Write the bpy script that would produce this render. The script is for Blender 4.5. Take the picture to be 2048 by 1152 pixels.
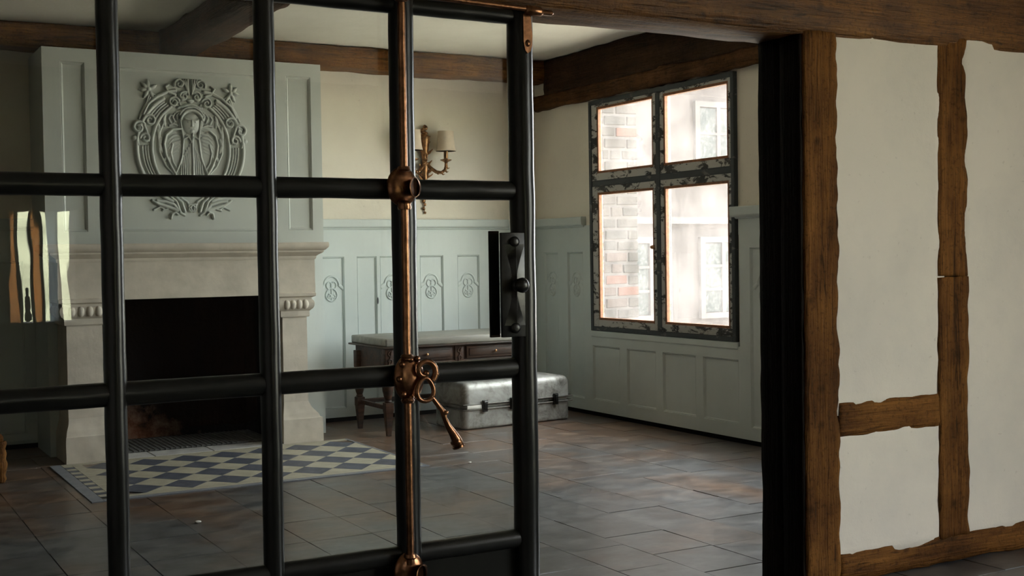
import bpy, bmesh, math, random
import numpy as np
from mathutils import Vector, Matrix, noise

random.seed(7)
for o in list(bpy.data.objects):
    bpy.data.objects.remove(o)
scene = bpy.context.scene
COL = scene.collection

# ------------------------------------------------------------------ camera
cam_d = bpy.data.cameras.new('camera')
cam = bpy.data.objects.new('camera', cam_d)
COL.objects.link(cam)
cam_d.sensor_width = 36.0
cam_d.lens = 2448.0 / 2048.0 * 36.0
cam_d.clip_start = 0.05
cam_d.clip_end = 200
YAW, PITCH, ROLL = math.radians(29.659), math.radians(-1.4988), math.radians(-0.8652)
fwd = Vector((math.sin(YAW) * math.cos(PITCH), math.cos(YAW) * math.cos(PITCH), math.sin(PITCH)))
rgt0 = Vector((math.cos(YAW), -math.sin(YAW), 0))
up0 = rgt0.cross(fwd)
rgt = (rgt0 * math.cos(ROLL) + up0 * math.sin(ROLL)).normalized()
up = rgt.cross(fwd).normalized()
cam.matrix_world = Matrix(((rgt.x, up.x, -fwd.x, 0), (rgt.y, up.y, -fwd.y, 0), (rgt.z, up.z, -fwd.z, 1.30), (0, 0, 0, 1)))
scene.camera = cam

# ------------------------------------------------------------------ sky, portals, exposure
world = bpy.data.worlds.new('overcast_sky')
scene.world = world
world.use_nodes = True
bg = world.node_tree.nodes['Background']
bg.inputs['Color'].default_value = (0.93, 0.97, 1.0, 1)
bg.inputs['Strength'].default_value = 20.0
scene.view_settings.view_transform = 'Standard'
scene.view_settings.look = 'None'
scene.view_settings.exposure = 0.0
scene.view_settings.gamma = 1.0
scene.view_settings.use_curve_mapping = False
try:
    scene.cycles.max_bounces = 10
    scene.cycles.diffuse_bounces = 6
    scene.cycles.transparent_max_bounces = 24
    scene.cycles.caustics_reflective = False
    scene.cycles.caustics_refractive = False
except Exception:
    pass


def portal(name, loc, rot, sx, sy):
    d = bpy.data.lights.new(name, 'AREA')
    d.shape = 'RECTANGLE'
    d.size, d.size_y = sx, sy
    try:
        d.cycles.is_portal = True
    except Exception:
        d.energy = 0
    o = bpy.data.objects.new(name, d)
    o.location = loc
    o.rotation_euler = rot
    COL.objects.link(o)


PI = math.pi
# the rooms' openings to the sky: (name, centre, facing, size)
portal('window_daylight', (5.60, 7.375, 1.61), (0, PI / 2, 0), 1.80, 1.75)
portal('window_daylight', (5.60, 5.1, 1.61), (0, PI / 2, 0), 1.80, 1.15)
for py_ in (-1.70, -0.15):
    portal('window_daylight', (6.30, py_, 1.39), (0, PI / 2, 0), 2.15, 1.38)
portal('window_daylight', (1.46, -2.66, 1.27), (-PI / 2, 0, 0), 0.47, 0.83)

# ------------------------------------------------------------------ materials
M = {}


class NT:
    def __init__(self, name):
        self.m = bpy.data.materials.new(name)
        self.m.use_nodes = True
        self.t = self.m.node_tree
        self.b = self.t.nodes['Principled BSDF']
        self.out = self.t.nodes['Material Output']

    def n(self, typ, **kw):
        nd = self.t.nodes.new(typ)
        for k, v in kw.items():
            if isinstance(v, (int, float, str, bool)) and hasattr(nd, k) and k not in nd.inputs:
                setattr(nd, k, v)
            elif k in nd.inputs:
                nd.inputs[k].default_value = v
        return nd

    def l(self, a, b):
        self.t.links.new(a, b)

    def pos(self, scale=(1, 1, 1), rot=(0, 0, 0)):
        g = self.n('ShaderNodeNewGeometry')
        mp = self.n('ShaderNodeMapping')
        mp.inputs['Scale'].default_value = scale
        mp.inputs['Rotation'].default_value = rot
        self.l(g.outputs['Position'], mp.inputs['Vector'])
        return mp.outputs[0]

    def noise(self, vec, scale=5, detail=4, rough=0.55, dist=0.0):
        nd = self.n('ShaderNodeTexNoise')
        nd.inputs['Scale'].default_value = scale
        nd.inputs['Detail'].default_value = detail
        nd.inputs['Roughness'].default_value = rough
        nd.inputs['Distortion'].default_value = dist
        self.l(vec, nd.inputs['Vector'])
        return nd.outputs['Fac']

    def ramp(self, fac, stops, interp='LINEAR'):
        r = self.n('ShaderNodeValToRGB')
        r.color_ramp.interpolation = interp
        el = r.color_ramp.elements
        while len(el) < len(stops):
            el.new(0.5)
        for e, (p, c) in zip(el, stops):
            e.position = p
            e.color = (c[0], c[1], c[2], 1) if len(c) == 3 else c
        self.l(fac, r.inputs['Fac'])
        return r.outputs['Color']

    def mix(self, fac, a, b, mode='MIX'):
        mx = self.n('ShaderNodeMix', data_type='RGBA', blend_type=mode)
        for sock, v in ((mx.inputs[0], fac), (mx.inputs[6], a), (mx.inputs[7], b)):
            if hasattr(v, 'is_linked'):
                self.l(v, sock)
            elif isinstance(v, (int, float)):
                sock.default_value = v
            else:
                sock.default_value = (*v, 1)
        return mx.outputs[2]

    def bump(self, h, strength=0.3, dist=0.01, prev=None):
        b = self.n('ShaderNodeBump')
        b.inputs['Strength'].default_value = strength
        b.inputs['Distance'].default_value = dist
        self.l(h, b.inputs['Height'])
        if prev is not None:
            self.l(prev, b.inputs['Normal'])
        return b.outputs['Normal']

    def done(self, color=None, rough=0.5, metal=0.0, normal=None, spec=0.5):
        b = self.b
        if color is not None:
            if hasattr(color, 'is_linked'):
                self.l(color, b.inputs['Base Color'])
            else:
                b.inputs['Base Color'].default_value = (*color, 1)
        if hasattr(rough, 'is_linked'):
            self.l(rough, b.inputs['Roughness'])
        else:
            b.inputs['Roughness'].default_value = rough
        b.inputs['Metallic'].default_value = metal
        b.inputs['Specular IOR Level'].default_value = spec
        if normal is not None:
            self.l(normal, b.inputs['Normal'])
        M[self.m.name] = self.m
        return self.m


def mat_plaster(name, c, stain, rough=0.9):
    t = NT(name)
    p = t.pos()
    a = t.noise(p, 2.2, 6, 0.6)
    b = t.noise(p, 14, 5, 0.6)
    col = t.ramp(a, [(0.3, stain), (0.6, c)])
    spots = t.ramp(t.noise(p, 38, 3, 0.5), [(0.27, (0.45, 0.42, 0.38)), (0.33, (1, 1, 1))])
    col = t.mix(0.22, col, spots, 'MULTIPLY')
    h = t.mix(0.35, b, a)
    return t.done(col, rough, 0, t.bump(h, 0.25, 0.02), 0.25)


mat_plaster('plaster_cream', (0.74, 0.69, 0.585), (0.68, 0.63, 0.54))
mat_plaster('plaster_white', (0.80, 0.75, 0.66), (0.70, 0.665, 0.60))
mat_plaster('plaster_ceiling', (0.76, 0.74, 0.66), (0.70, 0.68, 0.60))
mat_plaster('plaster_dim', (0.62, 0.58, 0.52), (0.54, 0.50, 0.45))


def mat_paint(name, c, c2, rough=0.45, bump=0.12):
    t = NT(name)
    p = t.pos()
    a = t.noise(p, 1.6, 5, 0.6)
    grain = t.noise(t.pos((60, 60, 3)), 1.0, 3, 0.5)
    col = t.ramp(a, [(0.3, c2), (0.65, c)])
    h = t.mix(0.5, grain, t.noise(p, 25, 3))
    return t.done(col, rough, 0, t.bump(h, bump, 0.006), 0.4)


mat_paint('wainscot_paint', (0.56, 0.61, 0.59), (0.49, 0.54, 0.52))
mat_paint('shaded_wainscot_paint', (0.49, 0.52, 0.48), (0.43, 0.46, 0.43))  # the wainscot paint again, darkened and greened for the light on the overmantel


def mat_wood(name, axis, dark=(0.028, 0.011, 0.004), mid=(0.145, 0.060, 0.014), light=(0.32, 0.145, 0.032), rough=0.66, bump=0.8, spec=0.10):
    t = NT(name)
    s = {'x': (1.2, 16, 16), 'y': (16, 1.2, 16), 'z': (16, 16, 1.2)}[axis]
    s2 = {'x': (5, 110, 110), 'y': (110, 5, 110), 'z': (110, 110, 5)}[axis]
    broad = t.noise(t.pos(), 4.5, 5, 0.65)
    grain = t.noise(t.pos(s), 1.0, 6, 0.65, 0.6)
    fine = t.noise(t.pos(s2), 1.0, 3, 0.6)
    f = t.mix(0.45, grain, broad)
    f = t.mix(0.25, f, fine)
    col = t.ramp(f, [(0.34, dark), (0.47, mid), (0.66, light)])
    patches = t.ramp(t.noise(t.pos(), 2.1, 4, 0.6), [(0.38, (0.45, 0.42, 0.42)), (0.62, (1, 1, 1))])
    col = t.mix(0.7, col, patches, 'MULTIPLY')
    cr = t.ramp(t.noise(t.pos(s), 2.3, 2, 0.5, 1.5), [(0.33, (0.15, 0.15, 0.15)), (0.37, (1, 1, 1))])
    col = t.mix(0.6, col, cr, 'MULTIPLY')
    vo = t.n('ShaderNodeTexVoronoi')
    vo.inputs['Scale'].default_value = 7.0
    t.l(t.pos(), vo.inputs['Vector'])
    knots = t.ramp(vo.outputs['Distance'], [(0.05, (0.12, 0.10, 0.09)), (0.16, (1, 1, 1))])
    col = t.mix(0.55, col, knots, 'MULTIPLY')
    pit = t.noise(t.pos(), 55, 4, 0.7)
    col = t.mix(0.5, col, t.ramp(pit, [(0.36, (0.25, 0.22, 0.20)), (0.46, (1, 1, 1))]), 'MULTIPLY')
    nrm = t.bump(f, bump, 0.025)
    nrm = t.bump(fine, 0.5, 0.005, nrm)
    nrm = t.bump(pit, 0.45, 0.006, nrm)
    return t.done(col, rough, 0, nrm, spec)


for ax in 'xyz':
    mat_wood('oak_' + ax, ax)
    mat_wood('dark_oak_' + ax, ax, (0.009, 0.005, 0.003), (0.036, 0.017, 0.008), (0.085, 0.040, 0.017))
mat_wood('mid_oak_y', 'y', (0.020, 0.009, 0.004), (0.085, 0.037, 0.013), (0.18, 0.085, 0.030))
mat_wood('oak_header', 'x', rough=0.48, spec=0.28)
mat_wood('jamb_shade', 'z', (0.003, 0.002, 0.0015), (0.008, 0.005, 0.003), (0.012, 0.007, 0.0045), 0.5, 0.35, 0.05)  # near-black colour carrying the shade of the doorway reveal


def mat_simple(name, c, rough=0.5, metal=0.0, var=0.25, scale=8, bump=0.0, spec=0.5):
    t = NT(name)
    p = t.pos()
    a = t.noise(p, scale, 5, 0.6)
    lo = tuple(x * (1 - var) for x in c)
    hi = tuple(min(1, x * (1 + var * 0.6)) for x in c)
    col = t.ramp(a, [(0.3, lo), (0.7, hi)])
    nrm = t.bump(t.noise(p, scale * 3, 4), bump, 0.006) if bump else None
    return t.done(col, rough, metal, nrm, spec)


mat_simple('black_iron', (0.009, 0.0092, 0.008), 0.285, 0, 0.4, 10, 0.05, 0.34)
mat_simple('wire_grey', (0.20, 0.19, 0.165), 0.5, 0.4, 0.4, 20, 0)
mat_simple('black_panel', (0.010, 0.010, 0.008), 0.45, 0, 0.3, 6, 0.05, 0.08)
mat_simple('dark_steel', (0.045, 0.045, 0.043), 0.32, 0.9, 0.35, 14, 0.05)
mat_simple('copper', (0.27, 0.13, 0.066), 0.29, 1.0, 0.55, 30, 0.12)
mat_simple('gilt_bronze', (0.30, 0.16, 0.075), 0.38, 0.95, 0.6, 45, 0.15)
mat_simple('stone', (0.57, 0.52, 0.43), 0.85, 0, 0.16, 6, 0.35, 0.2)
mat_simple('pale_slab', (0.40, 0.39, 0.37), 0.75, 0, 0.2, 9, 0.3, 0.2)
mat_simple('soot', (0.012, 0.011, 0.010), 0.9, 0, 0.4, 5, 0.3, 0.1)  # soot on the grate plate; also the painted shade under the wainscot
mat_simple('grate_iron', (0.16, 0.16, 0.15), 0.6, 0.5, 0.3, 30, 0)
mat_simple('grout', (0.022, 0.020, 0.018), 0.9, 0, 0.3, 20, 0.2, 0.1)
mat_simple('lampshade', (0.62, 0.52, 0.40), 0.85, 0, 0.08, 30, 0.1, 0.2)
mat_simple('putty_wood', (0.23, 0.085, 0.025), 0.6, 0, 0.4, 40, 0.2)
mat_simple('bare_wood_knot', (0.07, 0.07, 0.075), 0.8, 0, 0.4, 40, 0)
mat_simple('white_chip', (0.8, 0.78, 0.72), 0.9, 0, 0.1, 40, 0)
mat_simple('mortar', (0.060, 0.055, 0.052), 0.95, 0, 0.2, 12, 0.3, 0.1)
mat_simple('facade', (0.046, 0.040, 0.038), 0.95, 0, 0.10, 4, 0.2, 0.1)
mat_simple('facade_trim', (0.068, 0.062, 0.060), 0.9, 0, 0.08, 6, 0.1, 0.1)
mat_simple('gravel', (0.78, 0.70, 0.57), 0.95, 0, 0.3, 3, 0.3, 0.1)
mat_simple('lawn', (0.36, 0.36, 0.27), 0.95, 0, 0.5, 1.5, 0.4, 0.1)
mat_simple('meadow', (0.60, 0.60, 0.38), 0.95, 0, 0.45, 0.9, 0.3, 0.1)
mat_simple('hedge_leaf', (0.05, 0.10, 0.025), 0.8, 0, 0.5, 9, 0.5, 0.2)
mat_simple('bark', (0.05, 0.035, 0.025), 0.95, 0, 0.4, 9, 0.6, 0.1)
mat_simple('white_joinery', (0.60, 0.58, 0.54), 0.6, 0, 0.15, 9, 0.1)
mat_simple('low_bounce_paint', (0.055, 0.055, 0.046), 0.7, 0, 0.2, 4, 0.1, 0.2)  # dark tone for the unseen left wall, so little light bounces back
mat_simple('red_bead', (0.30, 0.12, 0.05), 0.6, 0, 0.3, 9, 0.1)


def mat_tile():
    t = NT('stone_tile')
    p = t.pos()
    oi = t.n('ShaderNodeObjectInfo')
    a = t.noise(t.pos((1, 1.4, 1)), 5.0, 7, 0.66, 0.1)
    slate = t.ramp(a, [(0.24, (0.056, 0.058, 0.060)), (0.5, (0.094, 0.096, 0.097)), (0.74, (0.155, 0.152, 0.142))])
    terra = t.ramp(a, [(0.24, (0.060, 0.036, 0.024)), (0.5, (0.120, 0.070, 0.043)), (0.74, (0.21, 0.150, 0.105))])
    patch = t.noise(p, 1.3, 4, 0.55, 0.3)
    sepx = t.n('ShaderNodeSeparateXYZ')
    t.l(p, sepx.inputs[0])
    # the terracotta bay of the floor lies towards the far right corner of the room and beside the hearth
    m1 = t.n('ShaderNodeMath', operation='MULTIPLY_ADD')
    t.l(sepx.outputs['Y'], m1.inputs[0])
    m1.inputs[1].default_value = 0.075
    m1.inputs[2].default_value = -0.42
    m2 = t.n('ShaderNodeMath', operation='MULTIPLY_ADD')
    t.l(oi.outputs['Random'], m2.inputs[0])
    m2.inputs[1].default_value = 0.10
    t.l(m1.outputs[0], m2.inputs[2])
    m3 = t.n('ShaderNodeMath', operation='ADD')
    t.l(m2.outputs[0], m3.inputs[0])
    t.l(patch, m3.inputs[1])
    fac = t.ramp(m3.outputs[0], [(0.50, (0, 0, 0)), (0.74, (1, 1, 1))])
    col = t.mix(fac, slate, terra)
    val = t.n('ShaderNodeMath', operation='MULTIPLY_ADD')
    t.l(oi.outputs['Random'], val.inputs[0])
    val.inputs[1].default_value = 0.22
    val.inputs[2].default_value = 0.90
    dirt = t.noise(t.pos((1, 1.3, 1)), 7, 7, 0.68)
    col = t.mix(0.85, col, t.ramp(dirt, [(0.34, (0.45, 0.45, 0.45)), (0.64, (1.2, 1.2, 1.2))]), 'MULTIPLY')
    hs = t.n('ShaderNodeHueSaturation')
    t.l(val.outputs[0], hs.inputs['Value'])
    t.l(col, hs.inputs['Color'])
    rough = t.ramp(a, [(0.3, (0.285,) * 3), (0.7, (0.40,) * 3)])
    nrm = t.bump(t.noise(t.pos((1, 1.4, 1)), 9, 3, 0.5), 0.20, 0.004)
    return t.done(hs.outputs[0], rough, 0, nrm, 0.8)


mat_tile()


def mat_glaze(name, c, c2):
    t = NT(name)
    oi = t.n('ShaderNodeObjectInfo')
    a = t.noise(t.pos(), 11, 6, 0.7, 0.3)
    col = t.ramp(a, [(0.3, c2), (0.62, c)])
    worn = t.ramp(t.noise(t.pos((1.5, 5, 1)), 7, 5, 0.7), [(0.60, (0, 0, 0)), (0.72, (1, 1, 1))])
    col = t.mix(worn, col, (0.33, 0.32, 0.29))
    return t.done(col, 0.5, 0, t.bump(a, 0.2, 0.006), 0.4)


mat_glaze('tile_blue', (0.085, 0.092, 0.118), (0.042, 0.046, 0.058))
mat_glaze('tile_cream', (0.40, 0.37, 0.28), (0.30, 0.275, 0.20))
mat_glaze('tile_border', (0.20, 0.21, 0.23), (0.13, 0.14, 0.16))


def mat_peel(name, over, under, thr):
    t = NT(name)
    a = t.noise(t.pos((1, 0.5, 1.1)), 11, 8, 0.72, 0.5)
    f = t.ramp(a, [(thr - 0.015, (0, 0, 0)), (thr + 0.015, (1, 1, 1))])
    u = t.ramp(t.noise(t.pos((1, 0.5, 0.5)), 30, 4), [(0.35, tuple(x * 0.5 for x in under)), (0.65, under)])
    col = t.mix(f, u, over)
    return t.done(col, 0.6, 0, t.bump(f, 0.5, 0.004), 0.35)


mat_peel('peeling_white', (0.44, 0.43, 0.40), (0.045, 0.043, 0.040), 0.475)
mat_peel('peeling_dark', (0.045, 0.052, 0.055), (0.16, 0.155, 0.145), 0.40)


def mat_case():
    t = NT('aluminium')
    a = t.noise(t.pos((1, 1, 1)), 6, 8, 0.7, 0.5)
    col = t.ramp(a, [(0.34, (0.15, 0.145, 0.125)), (0.50, (0.40, 0.395, 0.365)), (0.70, (0.56, 0.57, 0.555))])
    rough = t.ramp(a, [(0.3, (0.65,) * 3), (0.7, (0.45,) * 3)])
    return t.done(col, rough, 0.45, t.bump(t.noise(t.pos(), 9, 4), 0.15, 0.01), 0.5)


mat_case()


def mat_table():
    t = NT('worn_walnut')
    g = t.noise(t.pos((3, 30, 30)), 1.0, 5, 0.6, 0.4)
    col = t.ramp(g, [(0.35, (0.016, 0.009, 0.006)), (0.65, (0.070, 0.030, 0.014))])
    dust = t.ramp(t.noise(t.pos(), 3.5, 5, 0.65), [(0.42, (0.03, 0.03, 0.03)), (0.75, (0.6, 0.6, 0.6))])
    col = t.mix(dust, col, (0.085, 0.082, 0.074))
    return t.done(col, 0.5, 0, t.bump(g, 0.2, 0.004), 0.22)


mat_table()


def mat_table_top():
    t = NT('dusty_top')
    g = t.noise(t.pos((2, 22, 22)), 1.0, 5, 0.6, 0.4)
    col = t.ramp(g, [(0.35, (0.16, 0.15, 0.125)), (0.65, (0.25, 0.24, 0.20))])
    return t.done(col, 0.4, 0, t.bump(g, 0.15, 0.004), 0.45)


mat_table_top()


def mat_brick():
    t = NT('brick')
    oi = t.n('ShaderNodeObjectInfo')
    base = t.ramp(oi.outputs['Random'], [(0.0, (0.028, 0.027, 0.024)), (0.55, (0.037, 0.033, 0.029)), (0.8, (0.045, 0.032, 0.027)), (1.0, (0.07, 0.03, 0.02))])
    a = t.noise(t.pos(), 26, 6, 0.7)
    col = t.mix(0.5, base, t.ramp(a, [(0.3, (0.5, 0.5, 0.5)), (0.7, (1, 1, 1))]), 'MULTIPLY')
    return t.done(col, 0.95, 0, t.bump(a, 0.5, 0.01), 0.1)


mat_brick()


def mat_firebox():
    t = NT('sooty_brick')
    a = t.noise(t.pos(), 7, 7, 0.7)
    g = t.n('ShaderNodeNewGeometry')
    sp = t.n('ShaderNodeSeparateXYZ')
    t.l(g.outputs['Position'], sp.inputs[0])
    m = t.n('ShaderNodeMath', operation='MULTIPLY_ADD')
    t.l(sp.outputs['Z'], m.inputs[0])
    m.inputs[1].default_value = 1.4
    m.inputs[2].default_value = -0.35
    mxx = t.n('ShaderNodeMath', operation='MULTIPLY_ADD')
    t.l(sp.outputs['X'], mxx.inputs[0])
    mxx.inputs[1].default_value = 0.9
    mxx.inputs[2].default_value = -1.78
    mx0 = t.n('ShaderNodeMath', operation='MAXIMUM')
    t.l(mxx.outputs[0], mx0.inputs[0])
    mx0.inputs[1].default_value = 0.0
    s0 = t.n('ShaderNodeMath', operation='ADD')
    t.l(m.outputs[0], s0.inputs[0])
    t.l(mx0.outputs[0], s0.inputs[1])
    s = t.n('ShaderNodeMath', operation='ADD')
    t.l(s0.outputs[0], s.inputs[0])
    t.l(a, s.inputs[1])
    # soot stain: bare brick low down where the fire never reached, soot above
    fac = t.ramp(s.outputs[0], [(0.25, (0, 0, 0)), (0.60, (1, 1, 1))])
    brick = t.ramp(a, [(0.3, (0.20, 0.17, 0.13)), (0.6, (0.20, 0.075, 0.035))])
    col = t.mix(fac, brick, (0.008, 0.0075, 0.007))
    return t.done(col, 0.95, 0, t.bump(a, 0.5, 0.02), 0.1)


mat_firebox()


def mat_glass(name, wavy=0.0, dust=0.0, gain=1.0):
    t = NT(name)
    t.t.nodes.remove(t.b)
    lw = t.n('ShaderNodeLayerWeight')
    lw.inputs['Blend'].default_value = 0.5
    pw = t.n('ShaderNodeMath', operation='POWER')
    t.l(lw.outputs['Facing'], pw.inputs[0])
    pw.inputs[1].default_value = 5.0
    ma = t.n('ShaderNodeMath', operation='MULTIPLY_ADD')
    t.l(pw.outputs[0], ma.inputs[0])
    ma.inputs[1].default_value = 0.8
    ma.inputs[2].default_value = 0.045 * gain
    tr = t.n('ShaderNodeBsdfTransparent')
    tr.inputs['Color'].default_value = (0.97, 0.98, 0.97, 1)
    gl = t.n('ShaderNodeBsdfGlossy')
    gl.inputs['Roughness'].default_value = 0.0
    if wavy:
        h = t.noise(t.pos((5.0, 5.0, 1.2)), 1.6, 2, 0.5, 0.3)
        t.l(t.bump(h, wavy, 0.012), gl.inputs['Normal'])
    mx = t.n('ShaderNodeMixShader')
    t.l(ma.outputs[0], mx.inputs[0])
    t.l(tr.outputs[0], mx.inputs[1])
    t.l(gl.outputs[0], mx.inputs[2])
    last = mx.outputs[0]
    if dust:
        a = t.noise(t.pos(), 40, 4, 0.6)
        b = t.noise(t.pos(), 3.0, 3, 0.6)
        f = t.mix(0.65, a, b)
        amt = t.ramp(f, [(0.36, (dust * 0.45,) * 3), (0.62, (dust * 1.5,) * 3)])
        dl = t.n('ShaderNodeBsdfTranslucent')
        dl.inputs['Color'].default_value = (0.92, 0.83, 0.79, 1)
        m2 = t.n('ShaderNodeMixShader')
        t.l(amt, m2.inputs[0])
        t.l(last, m2.inputs[1])
        t.l(dl.outputs[0], m2.inputs[2])
        last = m2.outputs[0]
    t.l(last, t.out.inputs['Surface'])
    M[name] = t.m


mat_glass('door_glass', 0.035, 0.0, 0.85)
mat_glass('dusty_glass', 0.03, 0.032)
mat_glass('clear_glass', 0.0, 0.0)


def mat_cloth(name, c):
    t = NT(name)
    t.t.nodes.remove(t.b)
    tl = t.n('ShaderNodeBsdfTranslucent')
    t.l(t.ramp(t.noise(t.pos((30, 30, 2)), 1.0, 3), [(0.3, tuple(x * 0.8 for x in c)), (0.7, c)]), tl.inputs['Color'])
    t.l(tl.outputs[0], t.out.inputs['Surface'])
    M[name] = t.m


mat_cloth('orange_curtain', (0.70, 0.46, 0.27))
mat_cloth('grey_curtain', (0.38, 0.41, 0.43))


def mat_farpane():
    t = NT('far_pane')
    a = t.noise(t.pos(), 30, 6, 0.75, 0.4)
    col = t.ramp(a, [(0.42, (0.010, 0.015, 0.0145)), (0.52, (0.02, 0.025, 0.024)), (0.62, (0.06, 0.06, 0.057))])
    return t.done(col, 0.5, 0, None, 0.2)


mat_farpane()

# ------------------------------------------------------------------ mesh helpers


def link(o, parent=None):
    COL.objects.link(o)
    if parent is not None:
        o.parent = parent
        if parent.type == 'EMPTY':
            o.matrix_parent_inverse = Matrix.Translation(-parent.location)
    return o


def tag(o, label=None, cat=None, group=None, kind=None):
    if label:
        o['label'] = label
    if cat:
        o['category'] = cat
    if group:
        o['group'] = group
    if kind:
        o['kind'] = kind
    return o


def empty(name, loc, label=None, cat=None, group=None, kind=None):
    o = bpy.data.objects.new(name, None)
    o.location = loc
    o.empty_display_size = 0.05
    COL.objects.link(o)
    return tag(o, label, cat, group, kind)


class MB:
    """collects shapes for ONE mesh, in world coordinates"""

    def __init__(self):
        self.v, self.f = [], []

    def add(self, vs, fs):
        n = len(self.v)
        self.v += [tuple(p) for p in vs]
        self.f += [tuple(i + n for i in f) for f in fs]
        return self

    def box(self, x0, x1, y0, y1, z0, z1):
        vs = [(x, y, z) for x in (x0, x1) for y in (y0, y1) for z in (z0, z1)]
        return self.add(vs, [(0, 1, 3, 2), (4, 6, 7, 5), (0, 4, 5, 1), (2, 3, 7, 6), (0, 2, 6, 4), (1, 5, 7, 3)])

    def rbox(self, x0, x1, y0, y1, z0, z1, b=0.004, seg=2):
        bm = bmesh.new()
        bmesh.ops.create_cube(bm, size=1.0)
        for v in bm.verts:
            v.co = Vector(((x0 + x1) / 2 + v.co.x * (x1 - x0), (y0 + y1) / 2 + v.co.y * (y1 - y0), (z0 + z1) / 2 + v.co.z * (z1 - z0)))
        bmesh.ops.bevel(bm, geom=bm.edges[:], offset=b, segments=seg, affect='EDGES', profile=0.5)
        bm.verts.index_update()
        self.add([v.co[:] for v in bm.verts], [[v.index for v in f.verts] for f in bm.faces])
        bm.free()
        return self

    def quad(self, a, b, c, d):
        return self.add([a, b, c, d], [(0, 1, 2, 3)])

    def tube(self, pts, r, n=10, cap=True):
        pts = [Vector(p) for p in pts]
        rs = r if isinstance(r, (list, tuple)) else [r] * len(pts)
        vs, fs = [], []
        t0 = (pts[1] - pts[0]).normalized()
        ref = Vector((0, 0, 1)) if abs(t0.z) < 0.9 else Vector((1, 0, 0))
        u = t0.cross(ref).normalized()
        for i, p in enumerate(pts):
            a, b = pts[max(0, i - 1)], pts[min(len(pts) - 1, i + 1)]
            t = (b - a).normalized()
            u = (u - t * u.dot(t)).normalized()
            w = t.cross(u)
            for k in range(n):
                an = 2 * PI * k / n
                vs.append(p + (u * math.cos(an) + w * math.sin(an)) * rs[i])
        for i in range(len(pts) - 1):
            for k in range(n):
                fs.append((i * n + k, i * n + (k + 1) % n, (i + 1) * n + (k + 1) % n, (i + 1) * n + k))
        if cap:
            fs.append(tuple(range(n))[::-1])
            fs.append(tuple((len(pts) - 1) * n + k for k in range(n)))
        return self.add(vs, fs)

    def lathe(self, prof, c=(0, 0, 0), n=20, axis='z', sq=None):
        vs, fs = [], []
        for (r, h) in prof:
            for k in range(n):
                an = 2 * PI * k / n
                a, b = r * math.cos(an), r * math.sin(an)
                if axis == 'z':
                    vs.append((c[0] + a, c[1] + b, c[2] + h))
                elif axis == 'y':
                    vs.append((c[0] + a, c[1] + h, c[2] + b))
                else:
                    vs.append((c[0] + h, c[1] + a, c[2] + b))
        for i in range(len(prof) - 1):
            for k in range(n):
                fs.append((i * n + k, i * n + (k + 1) % n, (i + 1) * n + (k + 1) % n, (i + 1) * n + k))
        fs.append(tuple(range(n))[::-1])
        fs.append(tuple((len(prof) - 1) * n + k for k in range(n)))
        return self.add(vs, fs)

    def blob(self, c, r, seg=12, rings=8):
        rx, ry, rz = (r, r, r) if isinstance(r, (int, float)) else r
        vs, fs = [], []
        for i in range(1, rings):
            th = PI * i / rings
            for k in range(seg):
                an = 2 * PI * k / seg
                vs.append((c[0] + rx * math.sin(th) * math.cos(an), c[1] + ry * math.sin(th) * math.sin(an), c[2] + rz * math.cos(th)))
        top, bot = len(vs), len(vs) + 1
        vs += [(c[0], c[1], c[2] + rz), (c[0], c[1], c[2] - rz)]
        for i in range(rings - 2):
            for k in range(seg):
                fs.append((i * seg + k, i * seg + (k + 1) % seg, (i + 1) * seg + (k + 1) % seg, (i + 1) * seg + k))
        for k in range(seg):
            fs.append((top, (k + 1) % seg, k))
            fs.append((bot, (rings - 2) * seg + k, (rings - 2) * seg + (k + 1) % seg))
        return self.add(vs, fs)

    def stack(self, rings, yb):
        """rectangular courses (x0, x1, yfront, z) with a common back plane, bottom to top"""
        vs, fs = [], []
        for (x0, x1, yf, z) in rings:
            vs += [(x0, yb, z), (x0, yf, z), (x1, yf, z), (x1, yb, z)]
        for i in range(len(rings) - 1):
            for k in range(4):
                a, b = i * 4 + k, i * 4 + (k + 1) % 4
                fs.append((a, b, b + 4, a + 4))
        fs.append((3, 2, 1, 0))
        e = (len(rings) - 1) * 4
        fs.append((e, e + 1, e + 2, e + 3))
        return self.add(vs, fs)

    def warp(self, fn):
        self.v = [tuple(fn(Vector(p))) for p in self.v]
        return self

    def mesh(self, name, mat, smooth=False):
        me = bpy.data.meshes.new(name)
        me.from_pydata(self.v, [], self.f)
        me.validate()
        bm = bmesh.new()
        bm.from_mesh(me)
        bmesh.ops.recalc_face_normals(bm, faces=bm.faces[:])
        bm.to_mesh(me)
        bm.free()
        me.materials.append(M[mat])
        if smooth:
            me.polygons.foreach_set('use_smooth', [True] * len(me.polygons))
            if smooth != 'all':
                try:
                    me.set_sharp_from_angle(angle=math.radians(smooth if smooth is not True else 40))
                except Exception:
                    pass
        return me

    def build(self, name, mat, parent=None, smooth=False):
        return link(bpy.data.objects.new(name, self.mesh(name, mat, smooth)), parent)


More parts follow.
